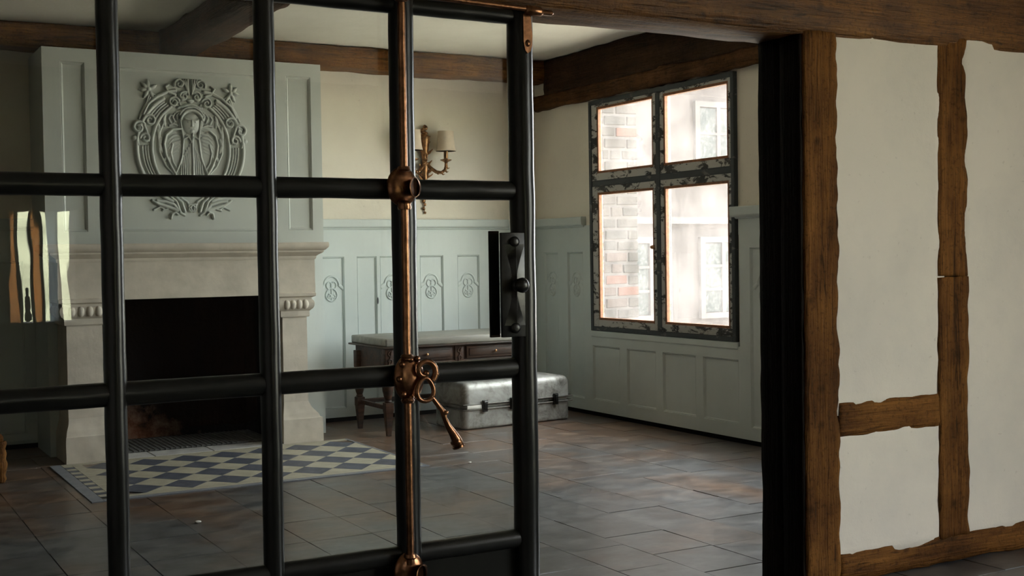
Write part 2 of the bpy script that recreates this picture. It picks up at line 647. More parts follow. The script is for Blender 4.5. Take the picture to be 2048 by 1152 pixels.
def hewn(x0, x1, y0, y1, z0, z1, step=0.05, amp=0.006, freq=6.0, edge=0.012, seed=0.0, round_=0.012, along=None):
    """a hand-hewn timber: finely divided box, corners worn, faces and edges wandering"""
    nx, ny, nz = (max(2, min(220, int(round((b - a) / step)))) for a, b in ((x0, x1), (y0, y1), (z0, z1)))
    mb = MB()
    idx = {}
    vs = []

    def vid(i, j, k):
        key = (i, j, k)
        if key not in idx:
            idx[key] = len(vs)
            vs.append(Vector((x0 + (x1 - x0) * i / nx, y0 + (y1 - y0) * j / ny, z0 + (z1 - z0) * k / nz)))
        return idx[key]
    fs = []
    for i in range(nx):
        for j in range(ny):
            for k in (0, nz):
                fs.append((vid(i, j, k), vid(i + 1, j, k), vid(i + 1, j + 1, k), vid(i, j + 1, k)))
    for i in range(nx):
        for k in range(nz):
            for j in (0, ny):
                fs.append((vid(i, j, k), vid(i + 1, j, k), vid(i + 1, j, k + 1), vid(i, j, k + 1)))
    for j in range(ny):
        for k in range(nz):
            for i in (0, nx):
                fs.append((vid(i, j, k), vid(i, j + 1, k), vid(i, j + 1, k + 1), vid(i, j, k + 1)))
    c = Vector(((x0 + x1) / 2, (y0 + y1) / 2, (z0 + z1) / 2))
    half = Vector(((x1 - x0) / 2, (y1 - y0) / 2, (z1 - z0) / 2))
    if along is None:
        along = max(range(3), key=lambda a: half[a])
    out = []
    for v in vs:
        d = v - c
        at = [abs(abs(d[a]) - half[a]) < 1e-6 for a in range(3)]
        n = Vector([(math.copysign(1, d[a]) if at[a] else 0) for a in range(3)])
        q = Vector(v) * freq + Vector((seed, seed * 1.7, -seed))
        q[along] *= 0.6
        nz1 = noise.noise(q)
        nz2 = noise.noise(q * 3.1 + Vector((9, 4, 1)))
        off = n * (amp * (nz1 + 0.5 * nz2))
        cross = [a for a in range(3) if a != along]
        if at[cross[0]] and at[cross[1]]:
            w = edge * (0.6 + 0.9 * noise.noise(q * 2.2 + Vector((3, 3, 3))))
            off -= n * max(0.002, w) * 0.6
        out.append(v + off)
    return mb.add(out, fs)


def relief(strokes, origin, plane_fn, name, mat, parent, res=0.004, pad=0.012):
    """carved ornament as a height field: strokes = ('s', pts, w0, w1, h) or ('b', cx, cy, rx, ry, rot, h); plane_fn(u,v,d)->world"""
    us, vs_ = [], []
    for s in strokes:
        if s[0] == 's':
            w = max(s[2], s[3])
            for p in s[1]:
                us += [p[0] - w, p[0] + w]
                vs_ += [p[1] - w, p[1] + w]
        else:
            r = max(s[3], s[4])
            us += [s[1] - r, s[1] + r]
            vs_ += [s[2] - r, s[2] + r]
    u0, u1, v0, v1 = min(us) - pad, max(us) + pad, min(vs_) - pad, max(vs_) + pad
    nu, nv = int((u1 - u0) / res) + 2, int((v1 - v0) / res) + 2
    gu = u0 + np.arange(nu) * res
    gv = v0 + np.arange(nv) * res
    U, V = np.meshgrid(gu, gv, indexing='ij')
    Hh = np.zeros_like(U)
    for s in strokes:
        if s[0] == 's':
            pts, w0, w1, h = s[1], s[2], s[3], s[4]
            n = len(pts) - 1
            for i in range(n):
                ax, ay = pts[i]
                bx, by = pts[i + 1]
                wm = max(w0, w1)
                i0 = max(0, int((min(ax, bx) - wm - u0) / res) - 1)
                i1 = min(nu, int((max(ax, bx) + wm - u0) / res) + 3)
                j0 = max(0, int((min(ay, by) - wm - v0) / res) - 1)
                j1 = min(nv, int((max(ay, by) + wm - v0) / res) + 3)
                uu, vv = U[i0:i1, j0:j1], V[i0:i1, j0:j1]
                dx, dy = bx - ax, by - ay
                L = dx * dx + dy * dy + 1e-12
                t = np.clip(((uu - ax) * dx + (vv - ay) * dy) / L, 0, 1)
                d = np.hypot(uu - ax - t * dx, vv - ay - t * dy)
                g = (i + t) / n
                w = w0 + (w1 - w0) * g
                hh = h * np.sqrt(np.clip(1 - (d / w) ** 2, 0, 1))
                Hh[i0:i1, j0:j1] = np.maximum(Hh[i0:i1, j0:j1], hh)
        else:
            _, cx, cy, rx, ry, rot, h = s
            c_, s_ = math.cos(rot), math.sin(rot)
            a = ((U - cx) * c_ + (V - cy) * s_) / rx
            b = (-(U - cx) * s_ + (V - cy) * c_) / ry
            hh = h * np.sqrt(np.clip(1 - a * a - b * b, 0, 1))
            Hh = np.maximum(Hh, hh)
    on = Hh > 1e-5
    cell = on[:-1, :-1] | on[1:, :-1] | on[:-1, 1:] | on[1:, 1:]
    ids = -np.ones((nu, nv), int)
    I, J = np.nonzero(cell)
    need = np.zeros((nu, nv), bool)
    for di in (0, 1):
        for dj in (0, 1):
            need[I + di, J + dj] = True
    NI, NJ = np.nonzero(need)
    ids[NI, NJ] = np.arange(len(NI))
    verts = [plane_fn(origin[0] + U[i, j], origin[1] + V[i, j], Hh[i, j] - (0.002 if Hh[i, j] <= 1e-5 else 0)) for i, j in zip(NI, NJ)]
    faces = np.stack([ids[I, J], ids[I + 1, J], ids[I + 1, J + 1], ids[I, J + 1]], 1).tolist()
    me = bpy.data.meshes.new(name)
    me.from_pydata(verts, [], faces)
    me.materials.append(M[mat])
    me.polygons.foreach_set('use_smooth', [True] * len(me.polygons))
    return link(bpy.data.objects.new(name, me), parent)


def arc(cx, cy, rx, ry, a0, a1, n=14):
    return [(cx + rx * math.cos(math.radians(a0 + (a1 - a0) * i / n)), cy + ry * math.sin(math.radians(a0 + (a1 - a0) * i / n))) for i in range(n + 1)]


def spiral(cx, cy, r0, r1, a0, turns, n=22):
    return [(cx + (r0 + (r1 - r0) * i / n) * math.cos(math.radians(a0 + 360 * turns * i / n)), cy + (r0 + (r1 - r0) * i / n) * math.sin(math.radians(a0 + 360 * turns * i / n))) for i in range(n + 1)]


# ------------------------------------------------------------------ room dimensions
XR = 5.47      # window wall
YB = 9.16      # fireplace wall
YP = 3.50      # front face of the timber-framed partition
YQ = 3.735     # its back face
ZC = 2.95      # ceiling of the far room
ZF = 2.75      # ceiling of the near room
XL = -1.2      # left wall of the far room

back = lambda u, v, d: (u, YB - d, v)
right = lambda u, v, d: (XR - d, u, v)
chim = lambda u, v, d: (u, 8.62 - d, v)


def struct(name, mb, mat, label, smooth=False):
    o = mb.build(name, mat, None, smooth)
    return tag(o, label, None, None, 'structure')


# ---- floor
fl = struct('floor', MB().box(-2.5, 6.4, -2.9, 9.5, -0.12, -0.006), 'grout', 'worn grey and terracotta stone tile floor with dark joints')


def tile_mesh(k):
    bm = bmesh.new()
    bmesh.ops.create_cube(bm, size=1.0)
    rnd = random.Random(k)
    for v in bm.verts:
        v.co.z = 0.0 if v.co.z > 0 else -0.02
        v.co.x += rnd.uniform(-0.006, 0.006)
        v.co.y += rnd.uniform(-0.006, 0.006)
    bmesh.ops.bevel(bm, geom=[e for e in bm.edges if all(v.co.z > -0.01 for v in e.verts)], offset=0.003, segments=1, affect='EDGES')
    me = bpy.data.meshes.new('tile')
    bm.to_mesh(me)
    bm.free()
    me.materials.append(M['stone_tile'])
    return me


TILES = [tile_mesh(k) for k in range(6)]
xs = [-1.2, -0.78, -0.45, -0.12, 0.20, 0.53, 0.88, 1.22, 1.56, 1.94, 2.26, 2.51, 2.83, 3.12, 3.44, 3.76, 4.16, 4.49, 4.82, 5.14, 5.47]
rt = random.Random(3)
for i in range(len(xs) - 1):
    ys = [y + rt.uniform(-0.03, 0.03) for y in (3.30, 3.72, 4.10, 4.48, 4.90, 5.34, 5.78, 6.20, 6.62, 7.00, 7.42, 7.84, 8.26, 8.70, 9.16)]
    if rt.random() < 0.35:
        ys = [y + 0.19 for y in ys[:-1]]
    ys[0], ys[-1] = 3.30, 9.16
    for j in range(len(ys) - 1):
        x0, x1, y0, y1 = xs[i], xs[i + 1], ys[j], ys[j + 1]
        if x1 < 0.5:
            continue
        if x0 > 1.25 and x1 < 3.45 and y0 > 6.9 and y1 < 9.2 and x0 < 3.2:
            if x1 < 3.27:
                continue
        g = rt.uniform(0.0015, 0.005)
        o = bpy.data.objects.new('tile', TILES[rt.randrange(6)])
        o.location = ((x0 + x1) / 2, (y0 + y1) / 2, rt.uniform(-0.0025, 0.0))
        o.scale = (x1 - x0 - g, y1 - y0 - g, 1)
        o.rotation_euler = (rt.uniform(-0.004, 0.004), rt.uniform(-0.004, 0.004), rt.uniform(-0.004, 0.004))
        link(o, fl)
# near room flags that show at the foot of the partition
for i, x in enumerate([-0.3 + 0.42 * k for k in range(14)]):
    for y0, y1 in ((2.40, 2.85), (2.85, 3.30)):
        o = bpy.data.objects.new('tile', TILES[(i * 2) % 6])
        o.location = (x + 0.21, (y0 + y1) / 2, rt.uniform(-0.0025, 0))
        o.scale = (0.415, y1 - y0 - 0.005, 1)
        link(o, fl)

# ---- ceilings
struct('ceiling', MB().box(XL - 0.2, XR + 0.3, YQ - 0.02, YB + 0.24, ZC, ZC + 0.1), 'plaster_ceiling', 'cream plaster ceiling of the far room between dark beams')
struct('ceiling_near', MB().box(-2.45, 6.4, -2.75, YP + 0.02, ZF, ZF + 0.1), 'plaster_dim', 'plaster ceiling of the near room above the camera')

# ---- far walls
wb = struct('wall_back', MB().box(XL - 0.2, XR + 0.3, YB, YB + 0.24, 0, ZC + 0.05), 'plaster_cream', 'cream plaster wall with painted wainscot behind the fireplace')
mbr = MB()
WINS = [(6.48, 8.27, 0.69, 2.53), (4.50, 5.70, 0.69, 2.53)]
for a, b in ((YQ - 0.25, 4.50), (5.70, 6.48), (8.27, YB)):
    mbr.box(XR, XR + 0.07, a, b, 0, ZC + 0.05)
for (a, b, z0, z1) in WINS:
    mbr.box(XR, XR + 0.07, a, b, 0, z0)
    mbr.box(XR, XR + 0.07, a, b, z1, ZC + 0.05)
wr = struct('wall_right', mbr, 'plaster_cream', 'cream plaster wall with painted wainscot around the old window')
struct('wall_left', MB().box(XL - 0.2, XL, YQ - 0.25, YB, 0, ZC + 0.05), 'low_bounce_paint', 'unseen left wall coloured dark to cut bounced light')  # out of view; dark colour keeps bounced light off the alcove

# ---- near room shell (behind the camera): windows give the light that falls on the partition
NL = -2.2      # left wall of the near room
struct('wall_near_left', MB().box(NL - 0.25, NL, -2.75, YP, 0, ZF), 'plaster_dim', 'plain plaster wall left of the viewer')
mbn = MB()
mbn.box(NL, 1.225, -2.75, -2.5, 0, ZF).box(1.225, 1.695, -2.75, -2.5, 0, 0.86).box(1.225, 1.695, -2.75, -2.5, 1.69, ZF).box(1.695, 6.4, -2.75, -2.5, 0, ZF)
struct('wall_near', mbn, 'dark_oak_z', 'unseen wall behind the viewer, coloured dark to weaken door reflections')  # out of view; dark finish added so the door panes mirror little light
mbn = MB()
wy = [(-2.40, -1.00), (-0.85, 0.55)]
prev = -2.5
for (a, b) in wy:
    mbn.box(6.2, 6.4, prev, a, 0, ZF)
    mbn.box(6.2, 6.4, a, b, 0, 0.30).box(6.2, 6.4, a, b, 2.48, ZF)
    prev = b
mbn.box(6.2, 6.4, prev, YP, 0, ZF)
struct('wall_near_right', mbn, 'plaster_dim', 'plaster wall with two tall windows right of the viewer')


for k, (a, b) in enumerate(wy):
    w = empty('window_%d' % (k + 3), (6.3, (a + b) / 2, 0.38), ('tall white window right of the viewer, farther from the partition', 'tall white window right of the viewer, nearer the partition')[k], None, None, 'structure')
    f = MB()
    for c, d, e, g in ((a, a + 0.04, 0.30, 2.48), (b - 0.04, b, 0.30, 2.48), (a, b, 0.30, 0.34), (a, b, 2.44, 2.48)):
        f.box(6.24, 6.29, c, d, e, g)
    f.build('window_frame', 'white_joinery', w)
    MB().box(6.25, 6.28, (a + b) / 2 - 0.02, (a + b) / 2 + 0.02, 0.30, 2.48).build('glazing_bar', 'white_joinery', w)
# the small window whose picture shows in the left-hand door pane
w6 = empty('window_5', (1.46, -2.6, 0.86), 'small window with dark and russet upright bars mirrored in the left door pane', None, None, 'structure')
for (x0, x1, m, nm) in ((1.232, 1.283, 'orange_curtain', 'curtain_strip'), (1.283, 1.311, 'black_panel', 'upright_bar'), (1.394, 1.412, 'black_panel', 'upright_bar'), (1.412, 1.440, 'orange_curtain', 'curtain_strip'),
                        (1.440, 1.468, 'black_panel', 'upright_bar'), (1.533, 1.578, 'grey_curtain', 'curtain_strip'), (1.578, 1.600, 'dark_steel', 'upright_bar')):
    MB().box(x0, x1, -2.61, -2.60 if 'curtain' in m else -2.58, 0.86, 1.69).build(nm, m, w6)
MB().lathe([(0.010, 0), (0.03, 0.01), (0.034, 0.05), (0.022, 0.08), (0.030, 0.10), (0.026, 0.18), (0.014, 0.19), (0.018, 0.24), (0.008, 0.25)], (1.345, -2.50, 0.87), 14).build('window_stay', 'black_panel', w6, True)

# ---- partition of oak timbers and plaster
wf = empty('wall_partition', (3.4, 3.6, 0), 'half-timbered partition of rough brown oak and white plaster', None, None, 'structure')
hd = hewn(-2.3, 6.2, YP - 0.006, YQ + 0.005, 2.122, 2.46, 0.075, 0.006, 5, 0.010, 1.0).warp(
    lambda p: p + Vector((0, 0, 0.010 * (p.x - 3.2) if (p.x > 3.2 and p.z < 2.3) else 0))).build('header_beam', 'oak_header', wf, 'all')
tag(hd, 'rough brown oak header beam across the doorway')
tag(hewn(3.274, 3.448, YP - 0.008, 3.735, 0.0, 2.14, 0.020, 0.0042, 13, 0.010, 2.0).build('post', 'oak_z', wf, 'all'), 'thick reddish brown oak door post')
tag(hewn(4.004, 4.184, YP - 0.006, 3.735, 0.105, 1.186, 0.020, 0.007, 8, 0.010, 3.3).build('stud', 'oak_z', wf, 'all'), 'lower length of the brown oak stud below the scarf crack')
tag(hewn(4.006, 4.182, YP - 0.003, 3.735, 1.190, 2.17, 0.020, 0.007, 8, 0.010, 3.3).build('stud', 'oak_z', wf, 'all'), 'upper length of the brown oak stud above the scarf crack')
tag(hewn(3.448, 4.004, YP - 0.004, 3.70, 0.572, 0.710, 0.025, 0.007, 8, 0.012, 4.1).build('rail', 'oak_x', wf, 'all'), 'short oak rail between post and stud')
tag(hewn(3.448, 6.2, YP - 0.004, 3.72, 0.0, 0.118, 0.035, 0.006, 7, 0.012, 5.7).build('sill_beam', 'oak_x', wf, 'all'), 'oak sill beam along the floor')
for nm, (x0, x1, z0, z1) in {'upper': (3.40, 4.05, 0.66, 2.19), 'lower': (3.40, 4.05, 0.07, 0.62), 'side': (4.14, 6.2, 0.07, 2.22)}.items():
    tag(hewn(x0, x1, YP + 0.001, 3.69, z0, z1, 0.06, 0.0035, 4, 0.0, 8.0 + x0).build('plaster_panel', 'plaster_white', wf, 'all'), nm + ' white plaster infill panel')
MB().box(-2.45, -0.20, YP, YQ, 0, 2.14).build('infill', 'plaster_dim', wf)
MB().box(-2.45, 6.2, YP + 0.01, YQ - 0.01, 2.44, ZC + 0.05).build('infill', 'plaster_white', wf)
# boards added along the doorway, the shade of its reveal painted in near-black
tag(hewn(3.258, 3.276, YP + 0.002, 3.612, 0.0, 2.125, 0.03, 0.0025, 9, 0.003, 1.2).build('jamb_board', 'jamb_shade', wf, 'all'), 'front jamb board coloured near-black for the shaded reveal')
tag(hewn(3.260, 3.276, 3.618, YQ + 0.002, 0.0, 2.125, 0.03, 0.0025, 9, 0.003, 7.2).build('jamb_board', 'jamb_shade', wf, 'all'), 'front jamb board coloured near-black for the shaded reveal')

# ---- beams of the far room
tag(hewn(XL, 5.46, 8.89, YB - 0.001, 2.775, ZC - 0.001, 0.06, 0.008, 4, 0.014, 11).build('ceiling_beam', 'oak_x', None, 'all'), 'honey brown oak wall beam running above the wall lamp', 'beam')
tag(hewn(2.185, 2.435, YQ + 0.004, 8.895, 2.77, ZC - 0.001, 0.06, 0.008, 4, 0.016, 13).build('ceiling_beam', 'dark_oak_y', None, 'all'), 'dark oak cross beam running from the fireplace towards the door', 'beam')
tag(hewn(5.405, XR - 0.001, YQ + 0.004, 8.90, 2.655, ZC - 0.001, 0.05, 0.008, 4, 0.012, 15).build('ceiling_beam', 'dark_oak_y', None, 'all'), 'dark rough oak beam under the ceiling over the window', 'beam')
tag(hewn(5.412, XR - 0.001, YQ + 0.004, 9.10, 2.538, 2.672, 0.03, 0.013, 7, 0.012, 17).build('lintel_beam', 'mid_oak_y', None, 'all'), 'rough brown lintel beam resting right on top of the window', 'beam')


# ------------------------------------------------------------------ panelled boards
def panelled(plane, u0, u1, v0, v1, holes, parent, mat, df=0.022, dp=0.008, inset=0.014, name='board', pname='panel'):
    """frame of rails and stiles with moulded openings (one mesh) and one mesh per panel"""
    mb = MB()
    us = sorted({u0, u1, *[h[0] for h in holes], *[h[1] for h in holes]})
    vs = sorted({v0, v1, *[h[2] for h in holes], *[h[3] for h in holes]})
    for a, b in zip(us, us[1:]):
        for c, d in zip(vs, vs[1:]):
            cu, cv = (a + b) / 2, (c + d) / 2
            if any(h[0] < cu < h[1] and h[2] < cv < h[3] for h in holes):
                continue
            mb.quad(plane(a, c, df), plane(b, c, df), plane(b, d, df), plane(a, d, df))
    for a, b, c, d in ((u0, u1, v0, v0), (u0, u1, v1, v1), (u0, u0, v0, v1), (u1, u1, v0, v1)):
        mb.quad(plane(a, c, 0), plane(b, d, 0), plane(b, d, df), plane(a, c, df))
    for (a, b, c, d) in holes:
        rings = [(0, df), (0.004, df - 0.006), (0.007, df - 0.003), (inset, dp)]
        for (i0, e0), (i1, e1) in zip(rings, rings[1:]):
            p = [(a + i0, c + i0), (b - i0, c + i0), (b - i0, d - i0), (a + i0, d - i0)]
            q = [(a + i1, c + i1), (b - i1, c + i1), (b - i1, d - i1), (a + i1, d - i1)]
            for k in range(4):
                n = (k + 1) % 4
                mb.quad(plane(*p[k], e0), plane(*p[n], e0), plane(*q[n], e1), plane(*q[k], e1))
    o = mb.build(name, mat, parent)
    pans = []
    for (a, b, c, d) in holes:
        pm = MB()
        e = inset - 0.002
        lo, hi = [(a + e, c + e), (b - e, c + e), (b - e, d - e), (a + e, d - e)], 0
        vv = [plane(*q, 0.0005) for q in lo] + [plane(*q, dp) for q in lo]
        pm.add(vv, [(0, 1, 2, 3), (4, 5, 6, 7), (0, 1, 5, 4), (1, 2, 6, 5), (2, 3, 7, 6), (3, 0, 4, 7)])
        pans.append(pm.build(pname, mat, parent))
    return o, pans


def monogram(plane, cu, cv, parent, mat, dp, tilt=0.0, w=0.215):
    """arch with a knotted double loop below, as carved on the upright panels"""
    st = []
    hh = 0.009
    arch = arc(cu, cv + 0.030, 0.066, 0.085, 8, 172)
    st.append(('s', arch, 0.008, 0.008, hh))
    st.append(('s', [(cu - 0.066, cv + 0.042), (cu - w / 2 + 0.012, cv + 0.020)], 0.013, 0.017, hh))
    st.append(('s', [(cu + 0.066, cv + 0.042), (cu + w / 2 - 0.012, cv + 0.020)], 0.013, 0.017, hh))
    for sx in (-1, 1):
        st.append(('s', arc(cu + sx * 0.019, cv + 0.042, 0.022, 0.028, 0, 360), 0.0065, 0.0065, hh))
        st.append(('s', arc(cu, cv - 0.034, 0.047, 0.050, 110 if sx < 0 else 70, 110 + 165 if sx < 0 else 70 - 165), 0.0065, 0.0065, hh))
        st.append(('s', spiral(cu + sx * 0.022, cv - 0.044, 0.018, 0.006, 90, sx * 1.0), 0.006, 0.005, hh))
    st.append(('s', [(cu, cv + 0.06), (cu, cv - 0.07)], 0.006, 0.006, hh))
    o = relief([(x[0], [(p[0] - cu, p[1] - cv) for p in x[1]]) + tuple(x[2:]) for x in st], (cu, cv), lambda u, v, d: plane(u, v, dp + d), 'carved_ornament', mat, parent, 0.0032, 0.004)
    return o


# wainscot on the fireplace wall
bz0, bz1 = 0.105, 1.315
bh = [(3.455, 3.668, bz0, bz1), (3.775, 3.949, bz0, bz1), (3.975, 4.195, bz0, bz1), (4.333, 4.549, bz0, bz1), (4.680, 4.889, bz0, bz1), (5.020, 5.230, bz0, bz1)]
bo, bp = panelled(back, 3.29, XR, 0.035, 1.42, bh, wb, 'wainscot_paint', name='wainscot_board')
for h, p in zip(bh, bp):
    if h[0] == 3.775:
        tag(p, 'plain plank panel with a dark split')
        MB().blob((3.953, YB - 0.0235, 0.955), (0.008, 0.002, 0.028), 10, 8).build('split', 'bare_wood_knot', p, True)
        continue
    monogram(back, (h[0] + h[1]) / 2, 1.045, p, 'wainscot_paint', 0.008)
# alcove wainscot left of the chimney breast
panelled(back, XL, 1.34, 0.035, 1.42, [(0.05, 0.27, bz0, bz1), (0.40, 0.62, bz0, bz1), (0.75, 0.97, bz0, bz1), (1.08, 1.27, bz0, bz1)], wb, 'wainscot_paint', name='wainscot_board')
MB().box(3.29, XR, YB - 0.019, YB, 1.42, 1.54).build('frieze_board', 'wainscot_paint', wb)
MB().box(XL, 1.34, YB - 0.019, YB, 1.42, 1.54).build('frieze_board', 'wainscot_paint', wb)


def dado_rail(plane, u0, u1, parent, name='dado_rail'):
    prof = [(0.019, 1.528), (0.030, 1.532), (0.032, 1.540), (0.045, 1.546), (0.050, 1.556), (0.052, 1.605), (0.048, 1.612), (0.0, 1.612)]
    mb = MB()
    for (d0, z0), (d1, z1) in zip(prof, prof[1:]):
        mb.quad(plane(u0, z0, d0), plane(u1, z0, d0), plane(u1, z1, d1), plane(u0, z1, d1))
    for u in (u0, u1):
        mb.add([plane(u, z, d) for d, z in prof] + [plane(u, 1.528, 0)], [tuple(range(len(prof) + 1))])
    return mb.build(name, 'wainscot_paint', parent)


dado_rail(back, 3.29, XR - 0.04, wb)
dado_rail(back, XL, 1.34, wb)
# wainscot on the window wall
rh1 = [(8.392, 8.629, bz0 + 0.02, bz1 + 0.01), (8.778, 8.997, bz0 + 0.02, bz1 + 0.01)]
_, rp = panelled(right, 8.275, YB, 0.035, 1.42, rh1, wr, 'wainscot_paint', name='wainscot_board')
for h, p in zip(rh1, rp):
    monogram(right, (h[0] + h[1]) / 2, 1.045, p, 'wainscot_paint', 0.008)
rh2 = [(7.882, 8.263, 0.130, 0.570), (7.412, 7.787, 0.130, 0.570), (6.934, 7.325, 0.130, 0.570), (6.467, 6.850, 0.130, 0.570)]
panelled(right, 6.450, 8.275, 0.035, 0.66, rh2, wr, 'wainscot_paint', name='wainscot_board')
rh3 = [(6.105, 6.343, 0.115, 1.333)]
_, rp = panelled(right, 6.08, 6.450, 0.035, 1.42, rh3, wr, 'wainscot_paint', name='wainscot_board')
monogram(right, 6.215, 1.045, rp[0], 'wainscot_paint', 0.008)
panelled(right, YQ, 6.08, 0.035, 0.66, [(3.95, 4.35, 0.13, 0.57), (4.5, 4.9, 0.13, 0.57), (5.05, 5.45, 0.13, 0.57)], wr, 'wainscot_paint', name='wainscot_board')
for a, b in ((8.29, YB), (6.09, 6.46)):
    MB().box(XR - 0.019, XR, a, b, 1.42, 1.54).build('frieze_board', 'wainscot_paint', wr)
dado_rail(right, 8.37, YB - 0.03, wr)
dado_rail(right, 6.09, 6.515, wr)

# black strips that paint in the shade between wainscot and floor
MB().box(3.30, XR, YB - 0.010, YB, 0.0, 0.036).build('gap_shade_strip', 'soot', wb)
MB().box(XL, 1.34, YB - 0.010, YB, 0.0, 0.036).build('gap_shade_strip', 'soot', wb)
MB().box(XR - 0.010, XR, YQ, YB, 0.0, 0.036).build('gap_shade_strip', 'soot', wr)

# ------------------------------------------------------------------ old casement window
win = empty('window_1', (XR, 7.375, 0.69), 'old casement window of four panes with peeling paint in a dark frame', None, None, 'structure')


def ring(x0, x1, ya, yb, za, zb, w):
    mb = MB()
    mb.rbox(x0, x1, ya, ya + w, za, zb, 0.004, 1)
    mb.rbox(x0, x1, yb - w, yb, za, zb, 0.004, 1)
    mb.rbox(x0 + 0.001, x1 - 0.001, ya + w * 0.9, yb - w * 0.9, za, za + w, 0.004, 1)
    mb.rbox(x0 + 0.001, x1 - 0.001, ya + w * 0.9, yb - w * 0.9, zb - w, zb, 0.004, 1)
    return mb


fx0, fx1 = XR - 0.034, XR + 0.075
ring(fx0, fx1, 6.480, 8.270, 0.690, 2.530, 0.036).build('window_frame', 'peeling_dark', win)
tag(MB().rbox(fx0 + 0.004, fx1, 7.322, 7.376, 0.73, 2.49, 0.006).build('mullion', 'peeling_dark', win), 'dark upright centre post')
tag(MB().rbox(fx0 + 0.006, fx1, 6.52, 8.23, 1.842, 1.892, 0.006).build('transom', 'peeling_dark', win), 'dark cross bar')
for (ya, yb, za, zb) in ((7.374, 8.236, 1.890, 2.496), (6.514, 7.324, 1.890, 2.496), (7.374, 8.236, 0.724, 1.844), (6.514, 7.324, 0.724, 1.844)):
    ga, gb = (7.43, 8.146) if ya > 7 else (6.565, 7.267)
    gc, gd = (1.966, 2.456) if za > 1.8 else (0.797, 1.776)
    mb = MB()
    b = 0.018
    sa, sb, sc_, sd = ga - b, gb + b, gc - b, gd + b
    x0, x1 = XR - 0.026, XR + 0.03
    mb.rbox(x0, x1, ya, sa, za, zb, 0.003, 1).rbox(x0, x1, sb, yb, za, zb, 0.003, 1)
    mb.rbox(x0 + 0.001, x1 - 0.001, sa - 0.003, sb + 0.003, za, sc_, 0.003, 1).rbox(x0 + 0.001, x1 - 0.001, sa - 0.003, sb + 0.003, sd, zb, 0.003, 1)
    s = mb.build('sash', 'peeling_white', win)
    bd = MB()
    bd.box(XR - 0.020, XR + 0.012, sa, ga, sc_, sd).box(XR - 0.020, XR + 0.012, gb, sb, sc_, sd)
    bd.box(XR - 0.020, XR + 0.012, ga, gb, sc_, gc).box(XR - 0.020, XR + 0.012, ga, gb, gd, sd)
    tag(bd.build('putty_bead', 'putty_wood', s), 'bare orange-brown wood bead')
    MB().box(XR + 0.001, XR + 0.004, ga - 0.004, gb + 0.004, gc - 0.004, gd + 0.004).build('pane', 'dusty_glass', s)
MB().blob((XR - 0.045, 7.405, 1.35), (0.016, 0.022, 0.014)).box(XR - 0.04, XR - 0.02, 7.40, 7.41, 1.335, 1.365).build('latch', 'gilt_bronze', win, True)
tag(MB().rbox(XR - 0.03, XR + 0.02, 6.47, 8.28, 0.640, 0.690, 0.008).build('window_sill', 'wainscot_paint', win), 'painted moulding below the window')

w2 = empty('window_2', (XR, 5.1, 0.69), 'second casement window hidden behind the partition', None, None, 'structure')
ring(fx0, fx1, 4.50, 5.70, 0.69, 2.53, 0.06).build('window_frame', 'peeling_dark', w2)
MB().box(fx0, fx1, 5.07, 5.13, 0.75, 2.47).build('mullion', 'peeling_dark', w2)

# ------------------------------------------------------------------ chimney breast and overmantel
cb = MB()
CX0, CX1 = 1.34, 3.29
cb.box(CX0, 1.60, 8.62, YB, 0, 1.42).box(2.86, CX1, 8.62, YB, 0, 1.42).box(1.60, 2.86, 8.62, YB, 1.05, 1.42)
wc = struct('wall_chimney', cb, 'wainscot_paint', 'painted chimney breast behind the stone fireplace')
fb = MB()
fb.box(1.60, 1.62, 8.40, 9.14, 0.0, 1.06).box(2.84, 2.86, 8.40, 9.14, 0.0, 1.06).box(1.60, 2.86, 9.13, 9.155, 0.0, 1.06).box(1.60, 2.86, 8.50, 9.14, 1.045, 1.06)
tag(fb.build('firebox', 'sooty_brick', wc), 'soot-blackened brick firebox')

om = empty('overmantel', (2.315, 8.8, 1.42), 'tall grey-green painted overmantel with carved oval portrait relief', 'overmantel')
MB().box(CX0, CX1, 8.62, YB, 1.42, 2.735).build('body', 'shaded_wainscot_paint', om)
oh = [(1.455, 1.612, 1.505, 2.645), (1.74, 2.895, 1.505, 2.628), (3.022, 3.210, 1.512, 2.638)]
panelled(chim, CX0, CX1, 1.42, 2.735, oh, om, 'shaded_wainscot_paint', 0.024, 0.008, 0.020, 'front_frame')

OU, OV = 2.322, 2.085
K = 0.00095


def Z(zx, zy):
    return ((zx - 557) * K, (590 - zy) * K)


def ZP(*pts):
    return [Z(*p) for p in pts]


def mir(pts):
    return [(-p[0], p[1]) for p in pts]


ofn = lambda u, v, d: (u, 8.612 - d, v)


def orelief(name, st, label=None, res=0.0042):
    o = relief(st, (OU, OV), ofn, name, 'shaded_wainscot_paint', om, res)
    if label:
        tag(o, label)
    return o


H1, H2 = 0.022, 0.014
st = []
